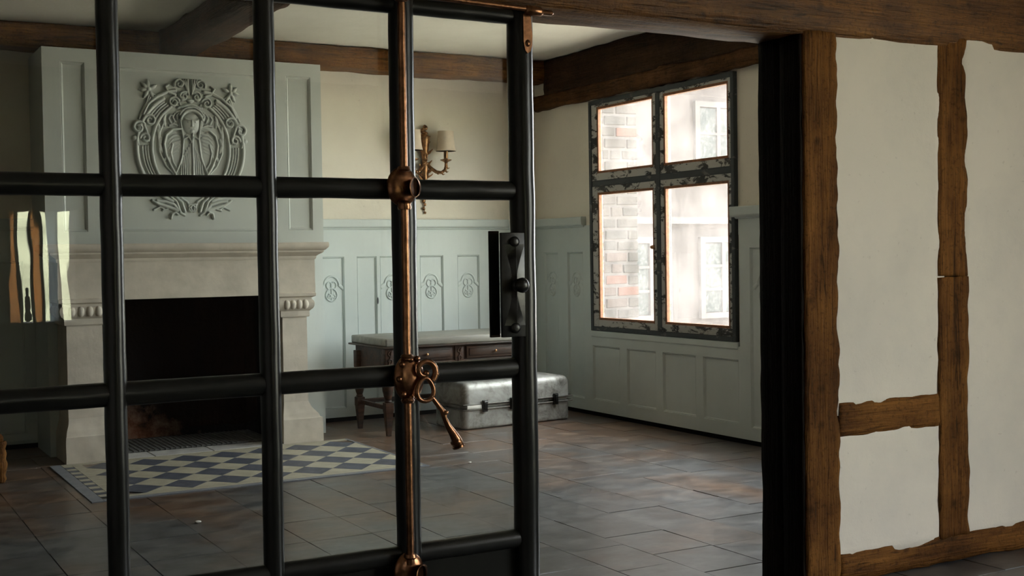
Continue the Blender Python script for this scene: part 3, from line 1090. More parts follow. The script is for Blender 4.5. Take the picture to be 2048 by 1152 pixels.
# oval frame: outer and inner rims with reeding between
for (a0, a1) in ((-68, 60), (120, 248)):
    st.append(('s', arc(0, 0.0, 0.375, 0.395, a0, a1, 40), 0.016, 0.016, H1))
    st.append(('s', arc(0, 0.0, 0.272, 0.335, a0, a1, 40), 0.013, 0.013, H1 * 0.9))
for (a0, a1) in ((-62, 2), (178, 242)):
    for r in (0.30, 0.318, 0.336):
        st.append(('s', arc(0, 0, r, 0.335 + (r - 0.272) * 0.6, a0, a1, 26), 0.007, 0.007, H2))
for (a0, a1) in ((32, 58), (122, 148)):
    for r in (0.30, 0.322, 0.345):
        st.append(('s', arc(0, 0, r, 0.335 + (r - 0.272) * 0.6, a0, a1, 16), 0.008, 0.008, H2 * 1.1))
for s in (1, -1):
    m = (lambda p: p) if s == 1 else mir
    st.append(('s', m(ZP((215, 345), (250, 270), (320, 210), (390, 175), (450, 165))), 0.010, 0.014, H1))
    st.append(('s', m(ZP((185, 380), (215, 310), (265, 225))), 0.008, 0.008, H2))
orelief('oval_frame', st, 'moulded oval frame of the relief')
# crest
st = []
for s in (1, -1):
    m = (lambda p: p) if s == 1 else mir
    for k in range(3):
        st.append(('s', m(ZP((545, 185), (540 - 8 * k, 130), (540 - 17 * k, 80))), 0.008, 0.006, H1))
    st.append(('s', m([(p[0], p[1]) for p in spiral(*Z(480, 115), 0.036, 0.010, 200, -1.2)]), 0.009, 0.006, H1))
    st.append(('s', m(spiral(*Z(510, 205), 0.034, 0.008, 60, 1.3)), 0.010, 0.007, H1 * 1.1))
    st.append(('s', m(spiral(*Z(435, 250), 0.038, 0.010, 20, 1.4)), 0.010, 0.007, H1 * 1.1))
    st.append(('s', m(ZP((445, 195), (400, 180), (375, 140), (400, 125))), 0.012, 0.007, H1))
    st.append(('s', m(ZP((470, 285), (515, 275), (557, 262))), 0.009, 0.012, H1))
    st.append(('s', m(ZP((480, 260), (500, 310), (450, 320))), 0.008, 0.005, H2))
    st.append(('b', *m([Z(500, 222)])[0], 0.022, 0.018, 0.3, H1 * 1.2))
st.append(('b', *Z(557, 235), 0.028, 0.016, 0, H1))
orelief('crest', st, 'shell and scroll crest on top of the oval')
for s in (1, -1):
    m = (lambda p: p) if s == 1 else mir
    st = []
    c = Z(255, 165)
    for a in (95, 140, 185, 240, 300, 30):
        rr = 0.034
        pc = (c[0] + rr * math.cos(math.radians(a)), c[1] + rr * math.sin(math.radians(a)))
        st.append(('b', *m([pc])[0], 0.030, 0.015, math.radians(a if s == 1 else 180 - a), H1))
        p2 = (c[0] + 0.066 * math.cos(math.radians(a)), c[1] + 0.066 * math.sin(math.radians(a)))
        st.append(('s', m([c, p2]), 0.008, 0.004, H2 * 1.2))
    st.append(('b', *m([c])[0], 0.018, 0.018, 0, H1 * 1.3))
    st.append(('s', m(ZP((265, 180), (240, 260), (205, 350))), 0.009, 0.006, H2))
    st.append(('s', m(ZP((270, 180), (310, 215))), 0.010, 0.004, H2))
    orelief('rosette', st)
    st = []
    st.append(('s', m(spiral(*Z(260, 390), 0.042, 0.010, 150, -1.3)), 0.012, 0.008, H1 * 1.1))
    st.append(('s', m(spiral(*Z(180, 445), 0.044, 0.012, 40, 1.2)), 0.014, 0.010, H1 * 1.2))
    st.append(('s', m(spiral(*Z(225, 520), 0.036, 0.010, 180, -1.2)), 0.012, 0.009, H1 * 1.1))
    st.append(('b', *m([Z(150, 522)])[0], 0.022, 0.022, 0, H1))
    st.append(('s', m(ZP((215, 420), (235, 470), (250, 540))), 0.012, 0.008, H1))
    st.append(('s', m(ZP((165, 540), (175, 570))), 0.014, 0.010, H1))
    orelief('scroll', st)
    st = []
    for (zx, zy, a, L) in ((355, 400, 75, 70), (370, 430, 100, 75), (335, 470, 110, 80), (325, 520, 95, 80), (320, 580, 75, 75), (345, 620, 110, 80), (350, 690, 60, 70), (385, 720, 75, 70)):
        c = Z(zx, zy)
        e = (c[0] + L * K * math.cos(math.radians(a)), c[1] + L * K * math.sin(math.radians(a)))
        mid = ((c[0] + e[0]) / 2, (c[1] + e[1]) / 2)
        st.append(('b', *m([mid])[0], L * K * 0.55, L * K * 0.2, math.radians(a if s == 1 else 180 - a), H2))
    st.append(('s', m(ZP((360, 400), (318, 500), (325, 620), (370, 720), (420, 770), (480, 800))), 0.007, 0.007, H2))
    orelief('leaf_spray', st)
    st = []
    for pts in (((410, 400), (395, 370), (410, 345), (430, 350)), ((440, 390), (425, 360), (440, 335)), ((460, 375), (452, 345), (470, 330)), ((400, 420), (430, 410), (460, 420)), ((480, 440), (470, 400), (480, 365))):
        st.append(('s', m(ZP(*pts)), 0.009, 0.006, H2))
    orelief('hair_curl', st)
# bust
st = [('b', *Z(563, 405), 0.062, 0.078, 0, 0.026), ('s', ZP((515, 372), (540, 378), (563, 376), (590, 378), (612, 372)), 0.008, 0.008, 0.032),
      ('s', ZP((563, 378), (563, 412)), 0.006, 0.010, 0.036), ('b', *Z(563, 420), 0.014, 0.010, 0, 0.036), ('s', ZP((545, 438), (563, 440), (580, 438)), 0.006, 0.006, 0.030),
      ('b', *Z(537, 392), 0.010, 0.006, 0, 0.032), ('b', *Z(590, 392), 0.010, 0.006, 0, 0.032), ('b', *Z(563, 460), 0.022, 0.020, 0, 0.026),
      ('s', arc(*Z(563, 395), 0.078, 0.085, 15, 165, 20), 0.012, 0.012, 0.028), ('s', arc(*Z(563, 385), 0.092, 0.098, 25, 155, 20), 0.008, 0.008, 0.022)]
orelief('bust_head', st, 'carved bearded head in a hood')
st = []
for s in (1, -1):
    m = (lambda p: p) if s == 1 else mir
    st.append(('s', m(ZP((480, 380), (490, 450), (500, 520), (490, 620), (480, 680))), 0.008, 0.008, 0.020))
    st.append(('s', m(ZP((480, 445), (420, 450), (375, 490), (358, 560), (370, 640), (405, 720), (440, 780))), 0.010, 0.010, 0.022))
    st.append(('s', m(ZP((420, 560), (405, 620), (420, 690), (450, 740))), 0.008, 0.006, 0.018))
    st.append(('s', m(ZP((490, 640), (470, 700), (440, 770))), 0.009, 0.008, 0.020))
    st.append(('s', m(ZP((500, 520), (535, 500), (563, 545))), 0.007, 0.007, 0.022))
    for k in range(6):
        st.append(('s', m(ZP((480 - 4 * k, 480 + 26 * k), (430 - 6 * k, 490 + 30 * k), (395 - 2 * k, 520 + 36 * k))), 0.006, 0.004, 0.013))
    for k in range(5):
        st.append(('s', m(ZP((545 - 12 * k, 560 + 20 * k), (540 - 14 * k, 680), (538 - 16 * k, 820))), 0.006, 0.006, 0.016))
    st.append(('s', m(ZP((400, 640), (390, 700), (420, 780))), 0.006, 0.006, 0.014))
    st.append(('b', *m([Z(430, 600)])[0], 0.075, 0.14, 0.15 * s, 0.010))
st.append(('s', ZP((570, 470), (565, 560), (568, 680), (566, 830)), 0.008, 0.008, 0.022))
st.append(('b', *Z(563, 660), 0.09, 0.19, 0, 0.012))
orelief('bust_robe', st, 'carved shoulders and pleated robe')
# acanthus below the oval
for s in (1, -1):
    m = (lambda p: p) if s == 1 else mir
    st = [('s', m(ZP((265, 972), (310, 1000), (380, 1020), (440, 1040))), 0.010, 0.016, H1), ('s', m(ZP((300, 975), (360, 980), (420, 1000), (450, 1040))), 0.012, 0.014, H1),
          ('s', m(ZP((395, 940), (440, 980), (465, 1050))), 0.010, 0.010, H1), ('s', m(ZP((440, 950), (480, 985), (500, 1050))), 0.012, 0.012, H1),
          ('s', m(ZP((480, 955), (520, 980), (540, 1040))), 0.010, 0.009, H2), ('s', m(spiral(*Z(545, 1030), 0.030, 0.008, 120, -1.1)), 0.009, 0.006, H1),
          ('s', m(ZP((275, 1040), (320, 1020), (360, 1040))), 0.008, 0.006, H2), ('s', m(ZP((340, 1045), (385, 1030), (420, 1045))), 0.008, 0.006, H2),
          ('s', m(ZP((400, 1100), (405, 1070), (430, 1060), (450, 1075))), 0.010, 0.008, H1), ('s', m(ZP((470, 1060), (500, 1080))), 0.010, 0.008, H2)]
    orelief('acanthus_leaf', st)

# ------------------------------------------------------------------ stone fireplace
fp = empty('fireplace', (2.22, 8.3, 0), 'pale carved stone fireplace with moulded mantel shelf and pilasters', 'fireplace')


def rough(mb, amp=0.003, freq=9, seed=0):
    def f(p):
        q = p * freq + Vector((seed, seed, seed))
        return p + Vector((noise.noise(q), noise.noise(q + Vector((7, 1, 3))), 0.6 * noise.noise(q + Vector((2, 8, 5))))) * amp
    return mb.warp(f)


def dense_stack(rings, yb, mb=None, nx=24):
    """stack() with the courses divided along the front so that worn edges can wander"""
    mb = mb or MB()
    prev = None
    vs, fs = [], []
    for (x0, x1, yf, z) in rings:
        row = [(x0, yb, z), (x0, yb + (yf - yb) * 0.5, z)] + [(x0 + (x1 - x0) * i / nx, yf, z) for i in range(nx + 1)] + [(x1, yb + (yf - yb) * 0.5, z), (x1, yb, z)]
        vs += row
    n = nx + 5
    for i in range(len(rings) - 1):
        for k in range(n - 1):
            fs.append((i * n + k, i * n + k + 1, (i + 1) * n + k + 1, (i + 1) * n + k))
    fs.append(tuple(range(n)))
    fs.append(tuple((len(rings) - 1) * n + k for k in range(n)))
    return mb.add(vs, fs)


LX0, LX1, LY = 1.350, 3.085, 8.245


def off(o, z):
    return (LX0 - o, LX1 + o, LY - o, z)


rough(dense_stack([off(0.006, 1.300), off(0.010, 1.312), off(0.010, 1.322), off(0.026, 1.334), off(0.045, 1.345), off(0.052, 1.352), off(0.052, 1.362), off(0.062, 1.366), off(0.078, 1.382), off(0.082, 1.392), off(0.082, 1.412), off(0.076, 1.418)], 8.63), 0.0018, 11).build('mantel_shelf', 'stone', fp, 30)
rough(dense_stack([off(0.0, 1.052), off(0.002, 1.10), off(0.0, 1.16), off(0.001, 1.23), off(0.0, 1.302)], 8.63), 0.0022, 8, 3).build('lintel', 'stone', fp, 30)
for s, (a, b) in (('left', (1.402, 1.625)), ('right', (2.850, 3.030))):
    P = lambda o, z: (a - o, b + o, 8.275 - o, z)
    rough(dense_stack([P(0.012, 0.893), P(0.016, 0.900), P(0.016, 0.935), P(0.024, 0.942), P(0.036, 0.952), P(0.044, 0.970), P(0.046, 0.990), P(0.040, 1.008), P(0.030, 1.016), P(0.030, 1.030), P(0.052, 1.040), P(0.054, 1.060), P(0.040, 1.066)], 8.63, None, 18), 0.002, 12, 5).build('capital', 'stone', fp, 30)
    for k in range(4):
        xx = a + (b - a) * (k + 0.5) / 4
        MB().blob((xx, 8.240, 0.982), (0.027, 0.022, 0.034), 12, 8).build('egg', 'stone', fp.children[-1], True)
    rough(dense_stack([P(0, 0.29), P(0.001, 0.45), P(0, 0.6), P(0.001, 0.75), P(0, 0.895)], 8.63, None, 10), 0.0025, 8, 6).build('pilaster', 'stone', fp, 30)
    w0, w1 = (a - 0.025, b + 0.02) if s == 'left' else (a - 0.02, b + 0.095)
    wid = lambda t, o, z: (a + (w0 - a) * t, b + (w1 - b) * t, 8.275 - o, z)
    rough(dense_stack([wid(1, 0.040, 0.0), wid(1, 0.040, 0.06), wid(1, 0.040, 0.12), wid(0.98, 0.040, 0.172), wid(0.80, 0.034, 0.180), wid(0.72, 0.030, 0.20), wid(0.5, 0.020, 0.22), wid(0.2, 0.008, 0.25), wid(0, 0.0, 0.292)], 8.63, None, 14), 0.004, 14, 9).build('plinth', 'stone', fp, 30)

# ------------------------------------------------------------------ tiled hearth
hz = 0.004
he = empty('hearth', (2.27, 7.6, 0), 'hearth of blue-grey and cream diamond tiles before the fireplace', 'hearth')
MB().box(1.265, 3.275, 6.845, 8.45, -0.03, -0.004).build('hearth_bed', 'grout', he)


def prism(mb, poly, z0, z1):
    n = len(poly)
    mb.add([(x, y, z0) for x, y in poly] + [(x, y, z1) for x, y in poly], [tuple(range(n))[::-1], tuple(range(n, 2 * n))] + [(i, (i + 1) % n, (i + 1) % n + n, i + n) for i in range(n)])
    return mb


def shared(name, poly, z1, mat):
    return prism(MB(), poly, -0.02, z1).mesh(name, mat)


DX, DY = 0.26, 0.30
FX0, FY0 = 1.455, 6.965
e = 0.0018
dia = [(-DX / 2 + e, 0), (0, -DY / 2 + e), (DX / 2 - e, 0), (0, DY / 2 - e)]
dark_me = shared('diamond_tile', dia, hz, 'tile_blue')
lite_me = shared('diamond_tile', dia, hz, 'tile_cream')
tri = {'b': [(-DX / 2 + e, 0), (DX / 2 - e, 0), (0, DY / 2 - e)], 't': [(-DX / 2 + e, 0), (0, -DY / 2 + e), (DX / 2 - e, 0)], 'l': [(0, -DY / 2 + e), (DX / 2 - e, 0), (0, DY / 2 - e)], 'r': [(0, DY / 2 - e), (-DX / 2 + e, 0), (0, -DY / 2 + e)]}
tri_me = {k: shared('diamond_tile', v, hz, 'tile_cream') for k, v in tri.items()}
NXD, NYD = 7, 4


def put(me, x, y):
    o = bpy.data.objects.new('diamond_tile', me)
    o.location = (x, y, 0)
    link(o, he)


for i in range(NXD):
    for j in range(NYD):
        put(dark_me, FX0 + DX * (i + 0.5), FY0 + DY * (j + 0.5))
for i in range(1, NXD):
    for j in range(1, NYD):
        put(lite_me, FX0 + DX * i, FY0 + DY * j)
    put(tri_me['b'], FX0 + DX * i, FY0)
    put(tri_me['t'], FX0 + DX * i, FY0 + DY * NYD)
for j in range(1, NYD):
    put(tri_me['l'], FX0, FY0 + DY * j)
    put(tri_me['r'], FX0 + DX * NXD, FY0 + DY * j)
FX1, FY1 = FX0 + DX * NXD, FY0 + DY * NYD
MB().box(1.270, 1.335, 6.85, 8.228, -0.02, hz).build('border_strip', 'tile_border', he)
MB().box(1.337, FX1 + 0.002, 6.85, 6.905, -0.02, hz).build('border_strip', 'tile_border', he)
tag(MB().box(1.337, FX1, 6.907, FY0 - 0.002, -0.02, hz).build('border_strip', 'tile_cream', he), 'cream border strip')
tag(MB().box(FX1 + 0.002, FX1 + 0.018, 6.85, 8.228, -0.02, hz + 0.001).build('border_strip', 'tile_border', he), 'narrow blue-grey border strip')
tag(MB().box(1.337, FX1, FY1 + 0.002, 8.228, -0.02, hz).build('border_strip', 'tile_cream', he), 'cream border strip')
ck = [shared('small_check', [(-0.029, -0.034), (0.029, -0.034), (0.029, 0.034), (-0.029, 0.034)], hz, m) for m in ('tile_blue', 'tile_cream')]
for i in range(2):
    for j in range(18):
        o = bpy.data.objects.new('small_check', ck[0] if (i == 0 and j % 2 == 0) else ck[1])
        o.location = (1.367 + 0.060 * i, 6.943 + 0.070 * j, 0)
        link(o, he)
for (a, b) in ((1.66, 1.935), (1.94, 2.33), (2.335, 2.84)):
    MB().rbox(a, b, 8.232, 8.455, -0.02, 0.006, 0.003, 1).build('threshold_stone', 'pale_slab', he)

gr = empty('hearth_grate', (2.2, 8.75, 0), 'dark iron mesh mat on the floor inside the fireplace', 'grate')
MB().box(1.65, 2.825, 8.46, 9.12, 0.0, 0.006).build('base_plate', 'soot', gr)
g = MB()
for k in range(34):
    x = 1.64 + 1.18 * k / 33
    g.box(x - 0.004, x + 0.004, 8.465, 9.05, 0.006, 0.016)
tag(g.build('mesh_bars', 'grate_iron', gr), kind='stuff')
g = MB()
for k in range(17):
    y = 8.475 + 0.57 * k / 16
    g.box(1.635, 2.825, y - 0.004, y + 0.004, 0.007, 0.013)
tag(g.build('mesh_cross_bars', 'grate_iron', gr), kind='stuff')

# ------------------------------------------------------------------ glazed iron door
dr = empty('door_1', (1.0, 3.53, 0), 'black glazed door of many panes with copper espagnolette bolt', None, None, 'structure')
DG = 3.530     # glass plane


def bar(p0, p1, w, df, db, name, label=None, parent=None, wob=0.0012, seed=0.0, mat='black_iron'):
    """a glazing bar with a rounded front and back; p0, p1 = (x, z) ends; w = width; df / db = projection before and behind the glass"""
    a, b = Vector((p0[0], p0[1])), Vector((p1[0], p1[1]))
    L = (b - a).length
    t = (b - a) / L
    nrm = Vector((-t.y, t.x))
    prof = []
    for k in range(13):
        an = PI * k / 12
        prof.append((w / 2 * math.cos(an) * (1.0 if abs(math.cos(an)) < 0.99 else 1.0), -(0.010 + (df - 0.010) * math.sin(an) ** 0.75)))
    for k in range(5):
        an = PI * k / 4
        prof.append((-w * 0.42 * math.cos(an), 0.006 + (db - 0.006) * math.sin(an)))
    n = len(prof)
    ns = max(8, int(L / 0.025))
    mb = MB()
    vs, fs = [], []
    for i in range(ns + 1):
        c = a + t * (L * i / ns)
        q = Vector((c.x * 6 + seed, c.y * 6, seed * 2.3))
        dx = wob * noise.noise(q * 1.7)
        wd = 1 + 0.035 * noise.noise(q * 1.1 + Vector((5, 5, 5)))
        for (u, y) in prof:
            p = c + nrm * (u * wd + dx)
            yy = y + wob * 1.2 * noise.noise(q * 1.5 + Vector((0, 0, 9)) + Vector((u * 20, 0, 0)))
            vs.append((p.x, DG + yy, p.y))
    for i in range(ns):
        for k in range(n):
            fs.append((i * n + k, i * n + (k + 1) % n, (i + 1) * n + (k + 1) % n, (i + 1) * n + k))
    fs.append(tuple(range(n)))
    fs.append(tuple(ns * n + k for k in range(n)))
    o = mb.add(vs, fs).build(name, mat, parent or dr, 50)
    if label:
        tag(o, label)
    return o


ST = [(2.043, 0.082, 'stile'), (1.612, 0.076, 'stile'), (1.170, 0.060, 'glazing_bar'), (0.722, 0.060, 'glazing_bar'), (0.278, 0.060, 'glazing_bar'), (-0.16, 0.09, 'stile')]
for k, (x, w, nm) in enumerate(ST):
    bar((x, 0.012), (x, 2.112), w, 0.062 if nm == 'stile' else 0.052, 0.035, nm, None, None, 0.0014, 3.1 * k + 1)
RZ = [(2.088, 0.052), (1.515, 0.064), (0.930, 0.068), (0.362, 0.062), (0.06, 0.10)]
for k, (z, w) in enumerate(RZ):
    bar((-0.15, z), (2.035, z), w, 0.042, 0.030, 'rail' if k in (0, 3, 4) else 'glazing_bar', None, None, 0.0010, 7.7 * k + 2)
cols = list(zip(ST[1:], ST[:-1]))
rows = list(zip(RZ[1:4], RZ[0:3]))
for (a, b) in cols:
    for (lo, hi) in rows:
        x0, x1 = a[0] + a[1] * 0.35, b[0] - b[1] * 0.35
        z0, z1 = lo[0] + lo[1] * 0.35, hi[0] - hi[1] * 0.35
        MB().box(x0, x1, DG - 0.002, DG + 0.002, z0, z1).build('pane', 'door_glass', dr)
    MB().box(a[0], b[0], DG - 0.012, DG + 0.012, 0.09, 0.345).build('kick_panel', 'black_panel', dr)

# copper espagnolette
RX, RY = 1.588, DG - 0.078
es = empty('bolt', (RX, RY, 0.33))
es.parent = dr
es.matrix_parent_inverse = Matrix.Translation(-dr.location)
tag(es, 'copper espagnolette bolt with hanging lever')


def cop(mb, name, label=None, mat='copper', smooth=50):
    o = mb.build(name, mat, None, smooth)
    o.parent = es
    o.matrix_parent_inverse = Matrix.Translation(-es.location)
    if label:
        tag(o, label)
    return o


def ringpath(c, rx, rz, a0=0, a1=360, n=24, ydip=0.0):
    return [(c[0] + rx * math.cos(math.radians(a0 + (a1 - a0) * i / n)), c[1] + ydip * math.sin(math.radians(a0 + (a1 - a0) * i / n)), c[2] + rz * math.sin(math.radians(a0 + (a1 - a0) * i / n))) for i in range(n + 1)]


for (z0, z1) in ((1.575, 2.085), (0.985, 1.470), (0.345, 0.860)):
    cop(MB().tube([(RX + 0.0012 * noise.noise(Vector((z * 9, 1, 0))), RY, z) for z in np.linspace(z0, z1, 26)], 0.0125, 14), 'rod')
cop(MB().tube(ringpath((RX - 0.002, RY - 0.004, 2.128), 0.030, 0.036), 0.010, 10), 'eye_ring')
cop(MB().tube([(RX + 0.025, RY, 2.112), (RX + 0.06, RY, 2.113), (RX + 0.075, RY, 2.112)], [0.012, 0.016, 0.012], 12).tube([(RX + 0.07, RY, 2.112), (2.035, RY, 2.103)], 0.0095, 12), 'rod', 'horizontal copper rod along the top rail')
cop(MB().tube([(2.030, RY, 2.100), (2.036, RY, 2.100), (2.085, RY, 2.098), (2.092, RY, 2.097), (2.095, RY, 2.097), (2.13, RY, 2.097), (2.138, RY, 2.097)], [0.010, 0.017, 0.017, 0.013, 0.010, 0.010, 0.003], 12), 'bolt_end')
# tongue plate on the stile
pl = MB()
pts = [(2.030, 2.09), (2.058, 2.09), (2.064, 2.02), (2.062, 1.985), (2.056, 1.968), (2.045, 1.962), (2.036, 1.972), (2.031, 2.0)]
n = len(pts)
pl.add([(x, DG - 0.066, z) for x, z in pts] + [(x, DG - 0.056, z) for x, z in pts], [tuple(range(n)), tuple(range(n, 2 * n))[::-1]] + [(i, (i + 1) % n, (i + 1) % n + n, i + n) for i in range(n)])
pl.blob((2.046, DG - 0.066, 1.995), (0.009, 0.006, 0.012), 10, 6)
cop(pl, 'tongue_plate')


def guide(z, name, label):
    c = (RX + 0.002, DG - 0.075, z)
    mb = MB()
    mb.blob((c[0], DG - 0.058, z), (0.052, 0.022, 0.062), 20, 12)
    mb.lathe([(0.020, 0), (0.022, 0.008), (0.019, 0.016), (0.022, 0.022), (0.016, 0.028)], (RX, RY, z - 0.072), 16)
    mb.lathe([(0.016, 0), (0.021, 0.006), (0.018, 0.016)], (RX, RY, z + 0.045), 16)
    o = cop(mb, name, label)
    ca, sa = math.cos(math.radians(35)), math.sin(math.radians(35))
    cup = MB().lathe([(0.018, 0.02), (0.026, 0.004), (0.030, -0.016), (0.032, -0.030), (0.029, -0.032), (0.026, -0.018), (0.012, -0.006), (0.0, -0.004)], (0, 0, 0), 22, 'y')
    cup.warp(lambda p: Vector((c[0] + 0.040 + p.x * ca + p.y * -sa * -1.0, c[1] - 0.006 + p.y * ca - p.x * sa * -1.0, z - 0.004 + p.z)))
    k = cop(cup, 'cup')
    return o


guide(1.520, 'guide', 'round copper rod guide on the middle stile')
guide(0.318, 'guide', 'round copper rod guide near the foot of the stile')
# lock plate with curled ring, loop and lever
zc = 0.925
mb = MB().blob((RX + 0.012, DG - 0.062, zc), (0.052, 0.024, 0.074), 22, 14)
for (dx, dz) in ((0.0, 0.058), (-0.030, 0.045), (-0.040, 0.0), (-0.026, -0.048), (0.022, 0.060), (0.0, -0.06)):
    mb.blob((RX + 0.012 + dx, DG - 0.078, zc + dz), 0.010, 10, 6)
mb.lathe([(0.018, 0), (0.022, 0.008), (0.018, 0.016)], (RX, RY, zc - 0.076), 16)
mb.lathe([(0.016, 0), (0.021, 0.007), (0.016, 0.014)], (RX, RY, zc + 0.062), 16)
cop(mb, 'lock_plate', 'oval copper lock plate')
cc = (RX + 0.052, RY - 0.018, zc + 0.022)
cop(MB().tube([(cc[0] + r * math.cos(a), cc[1], cc[2] + r * math.sin(a)) for r, a in [(0.012 + 0.0036 * i / 2, math.radians(-60 - 22 * i)) for i in range(0, 17)]], [0.006 + 0.0003 * i for i in range(17)], 10).blob((cc[0] + 0.004, cc[1], cc[2] - 0.008), 0.0105, 12, 8).blob((cc[0] + 0.038, cc[1], cc[2] - 0.012), 0.0105, 12, 8), 'curl')
lc = (RX + 0.052, RY - 0.018, zc - 0.036)
loop = [(lc[0] + 0.028 * math.cos(a) * (1 - 0.25 * math.sin(a)), lc[1], lc[2] + 0.036 * math.sin(a)) for a in [2 * PI * i / 24 for i in range(25)]]
cop(MB().tube(loop, 0.0075, 10), 'loop')
lev = [(lc[0] + 0.020, lc[1], lc[2] - 0.022), (lc[0] + 0.040, lc[1], lc[2] - 0.048), (lc[0] + 0.056, lc[1], lc[2] - 0.068), (lc[0] + 0.062, lc[1], lc[2] - 0.076), (lc[0] + 0.064, lc[1], lc[2] - 0.092), (lc[0] + 0.076, lc[1], lc[2] - 0.118), (lc[0] + 0.092, lc[1], lc[2] - 0.142), (lc[0] + 0.104, lc[1], lc[2] - 0.162), (lc[0] + 0.111, lc[1], lc[2] - 0.180), (lc[0] + 0.114, lc[1], lc[2] - 0.188)]
cop(MB().tube(lev, [0.007, 0.008, 0.0085, 0.012, 0.008, 0.010, 0.013, 0.016, 0.018, 0.014], 12).blob((lev[3][0] + 0.004, lc[1] - 0.010, lev[3][2]), 0.008, 10, 6), 'lever', 'hanging copper lever handle')
cop(MB().tube([(lev[7][0] - 0.002, lc[1], lev[7][2] - 0.006), (lev[7][0] + 0.001, lc[1], lev[7][2] - 0.011)], 0.0185, 14).tube([(lev[8][0], lc[1], lev[8][2] - 0.004), (lev[8][0] + 0.002, lc[1], lev[8][2] - 0.009)], 0.020, 14), 'collar')

# pull plate on the closing stile, its twin on the far side of the glass
pp = empty('pull_plate', (1.972, DG, 1.04))
pp.parent = dr
pp.matrix_parent_inverse = Matrix.Translation(-dr.location)
tag(pp, 'dark steel pull plate with knob and screws')


def ppart(mb, name, mat='dark_steel', label=None, smooth=50):
    o = mb.build(name, mat, None, smooth)
    o.parent = pp
    o.matrix_parent_inverse = Matrix.Translation(-pp.location)
    if label:
        tag(o, label)
    return o


py = DG - 0.074
pq = MB().rbox(1.930, 2.018, py, py + 0.012, 1.036, 1.376, 0.002)
ppart(pq, 'plate', 'dark_steel')
ppart(MB().rbox(1.946, 1.982, DG + 0.032, DG + 0.044, 1.030, 1.384, 0.002), 'rear_plate', 'black_panel', 'black twin plate behind the glass')
sv, sf = [], []
NS = 16
for i in range(NS + 1):
    t = -1 + 2 * i / NS
    w = 0.006 + 0.034 * abs(t) ** 1.6
    z = 1.206 + 0.132 * t
    for (u, d) in ((-1, 0.0), (-0.25, 0.010), (0.0, 0.015), (0.25, 0.010), (1, 0.0)):
        sv.append((1.978 + u * w, py - d * (1.2 - 0.5 * abs(t)), z))
for i in range(NS):
    for k in range(4):
        sf.append((i * 5 + k, i * 5 + k + 1, (i + 1) * 5 + k + 1, (i + 1) * 5 + k))
ppart(MB().add(sv, sf), 'strap', 'dark_steel', 'bow-tie shaped raised strap', 15)
for z in (1.346, 1.066):
    ppart(MB().lathe([(0.016, 0.0), (0.018, -0.006), (0.015, -0.012), (0.008, -0.014)], (1.977, py, z), 18, 'y'), 'screw')
ppart(MB().lathe([(0.020, 0.0), (0.022, -0.012), (0.018, -0.016), (0.024, -0.024), (0.025, -0.034), (0.018, -0.044), (0.008, -0.048)], (1.985, py - 0.006, 1.205), 20, 'y'), 'knob', 'dark_steel', 'ribbed steel knob')

# ------------------------------------------------------------------ writing table
tb = empty('table', (4.18, 8.47, 0), 'worn dark wood side table with two drawers and turned legs', 'table')
TX0, TX1, TY0, TY1 = 3.575, 4.785, 8.135, 8.795
MB().rbox(TX0, TX1, TY0, TY1, 0.652, 0.712, 0.012, 3).build('table_top', 'dusty_top', tb, 40)
MB().rbox(TX0 - 0.022, TX1 + 0.022, TY0 - 0.022, TY1 + 0.01, 0.640, 0.653, 0.005).build('top_moulding', 'worn_walnut', tb, 40)
MB().box(TX0 + 0.02, TX0 + 0.035, TY0 + 0.05, TY1 - 0.04, 0.452, 0.640).build('side_apron', 'worn_walnut', tb)
MB().box(TX1 - 0.035, TX1 - 0.02, TY0 + 0.05, TY1 - 0.04, 0.452, 0.640).build('side_apron', 'worn_walnut', tb)
MB().box(TX0 + 0.05, TX1 - 0.05, TY1 - 0.05, TY1 - 0.035, 0.500, 0.640).build('back_apron', 'worn_walnut', tb)
MB().box(TX0 + 0.05, TX1 - 0.05, TY0 + 0.040, TY0 + 0.055, 0.500, 0.640).rbox(TX0 + 0.05, TX1 - 0.05, TY0 + 0.028, TY0 + 0.05, 0.500, 0.528, 0.004).build('front_apron', 'worn_walnut', tb)
for (a, b) in ((3.665, 4.125), (4.245, 4.700)):
    d = MB().rbox(a, b, TY0 + 0.022, TY0 + 0.045, 0.538, 0.628, 0.003)
    d.rbox(a + 0.02, b - 0.02, TY0 + 0.014, TY0 + 0.03, 0.556, 0.612, 0.004)
    d = d.build('drawer', 'worn_walnut', tb, 40)
    MB().lathe([(0.004, 0), (0.004, -0.010), (0.010, -0.014), (0.011, -0.020), (0.006, -0.024)], ((a + b) / 2 + 0.01, TY0 + 0.016, 0.583), 14, 'y').build('knob', 'gilt_bronze', d, True)


def carved(x, y):
    o = MB().rbox(x - 0.036, x + 0.036, y - 0.03, y + 0.03, 0.470, 0.640, 0.004).build('carved_block', 'worn_walnut', tb, 40)
    st = [('s', spiral(0.004, 0.028, 0.022, 0.006, 90, 1.1), 0.006, 0.004, 0.008), ('s', spiral(-0.004, -0.022, 0.022, 0.006, 270, 1.1), 0.006, 0.004, 0.008), ('s', [(0.012, 0.05), (0, 0), (-0.012, -0.05)], 0.006, 0.006, 0.009)]
    relief(st, (x, 0.570), lambda u, v, d_: (u, y - 0.030 - d_, v), 'carving', 'worn_walnut', o, 0.003, 0.004)


for x in (3.617, 4.185, 4.742):
    carved(x, TY0 + 0.055)


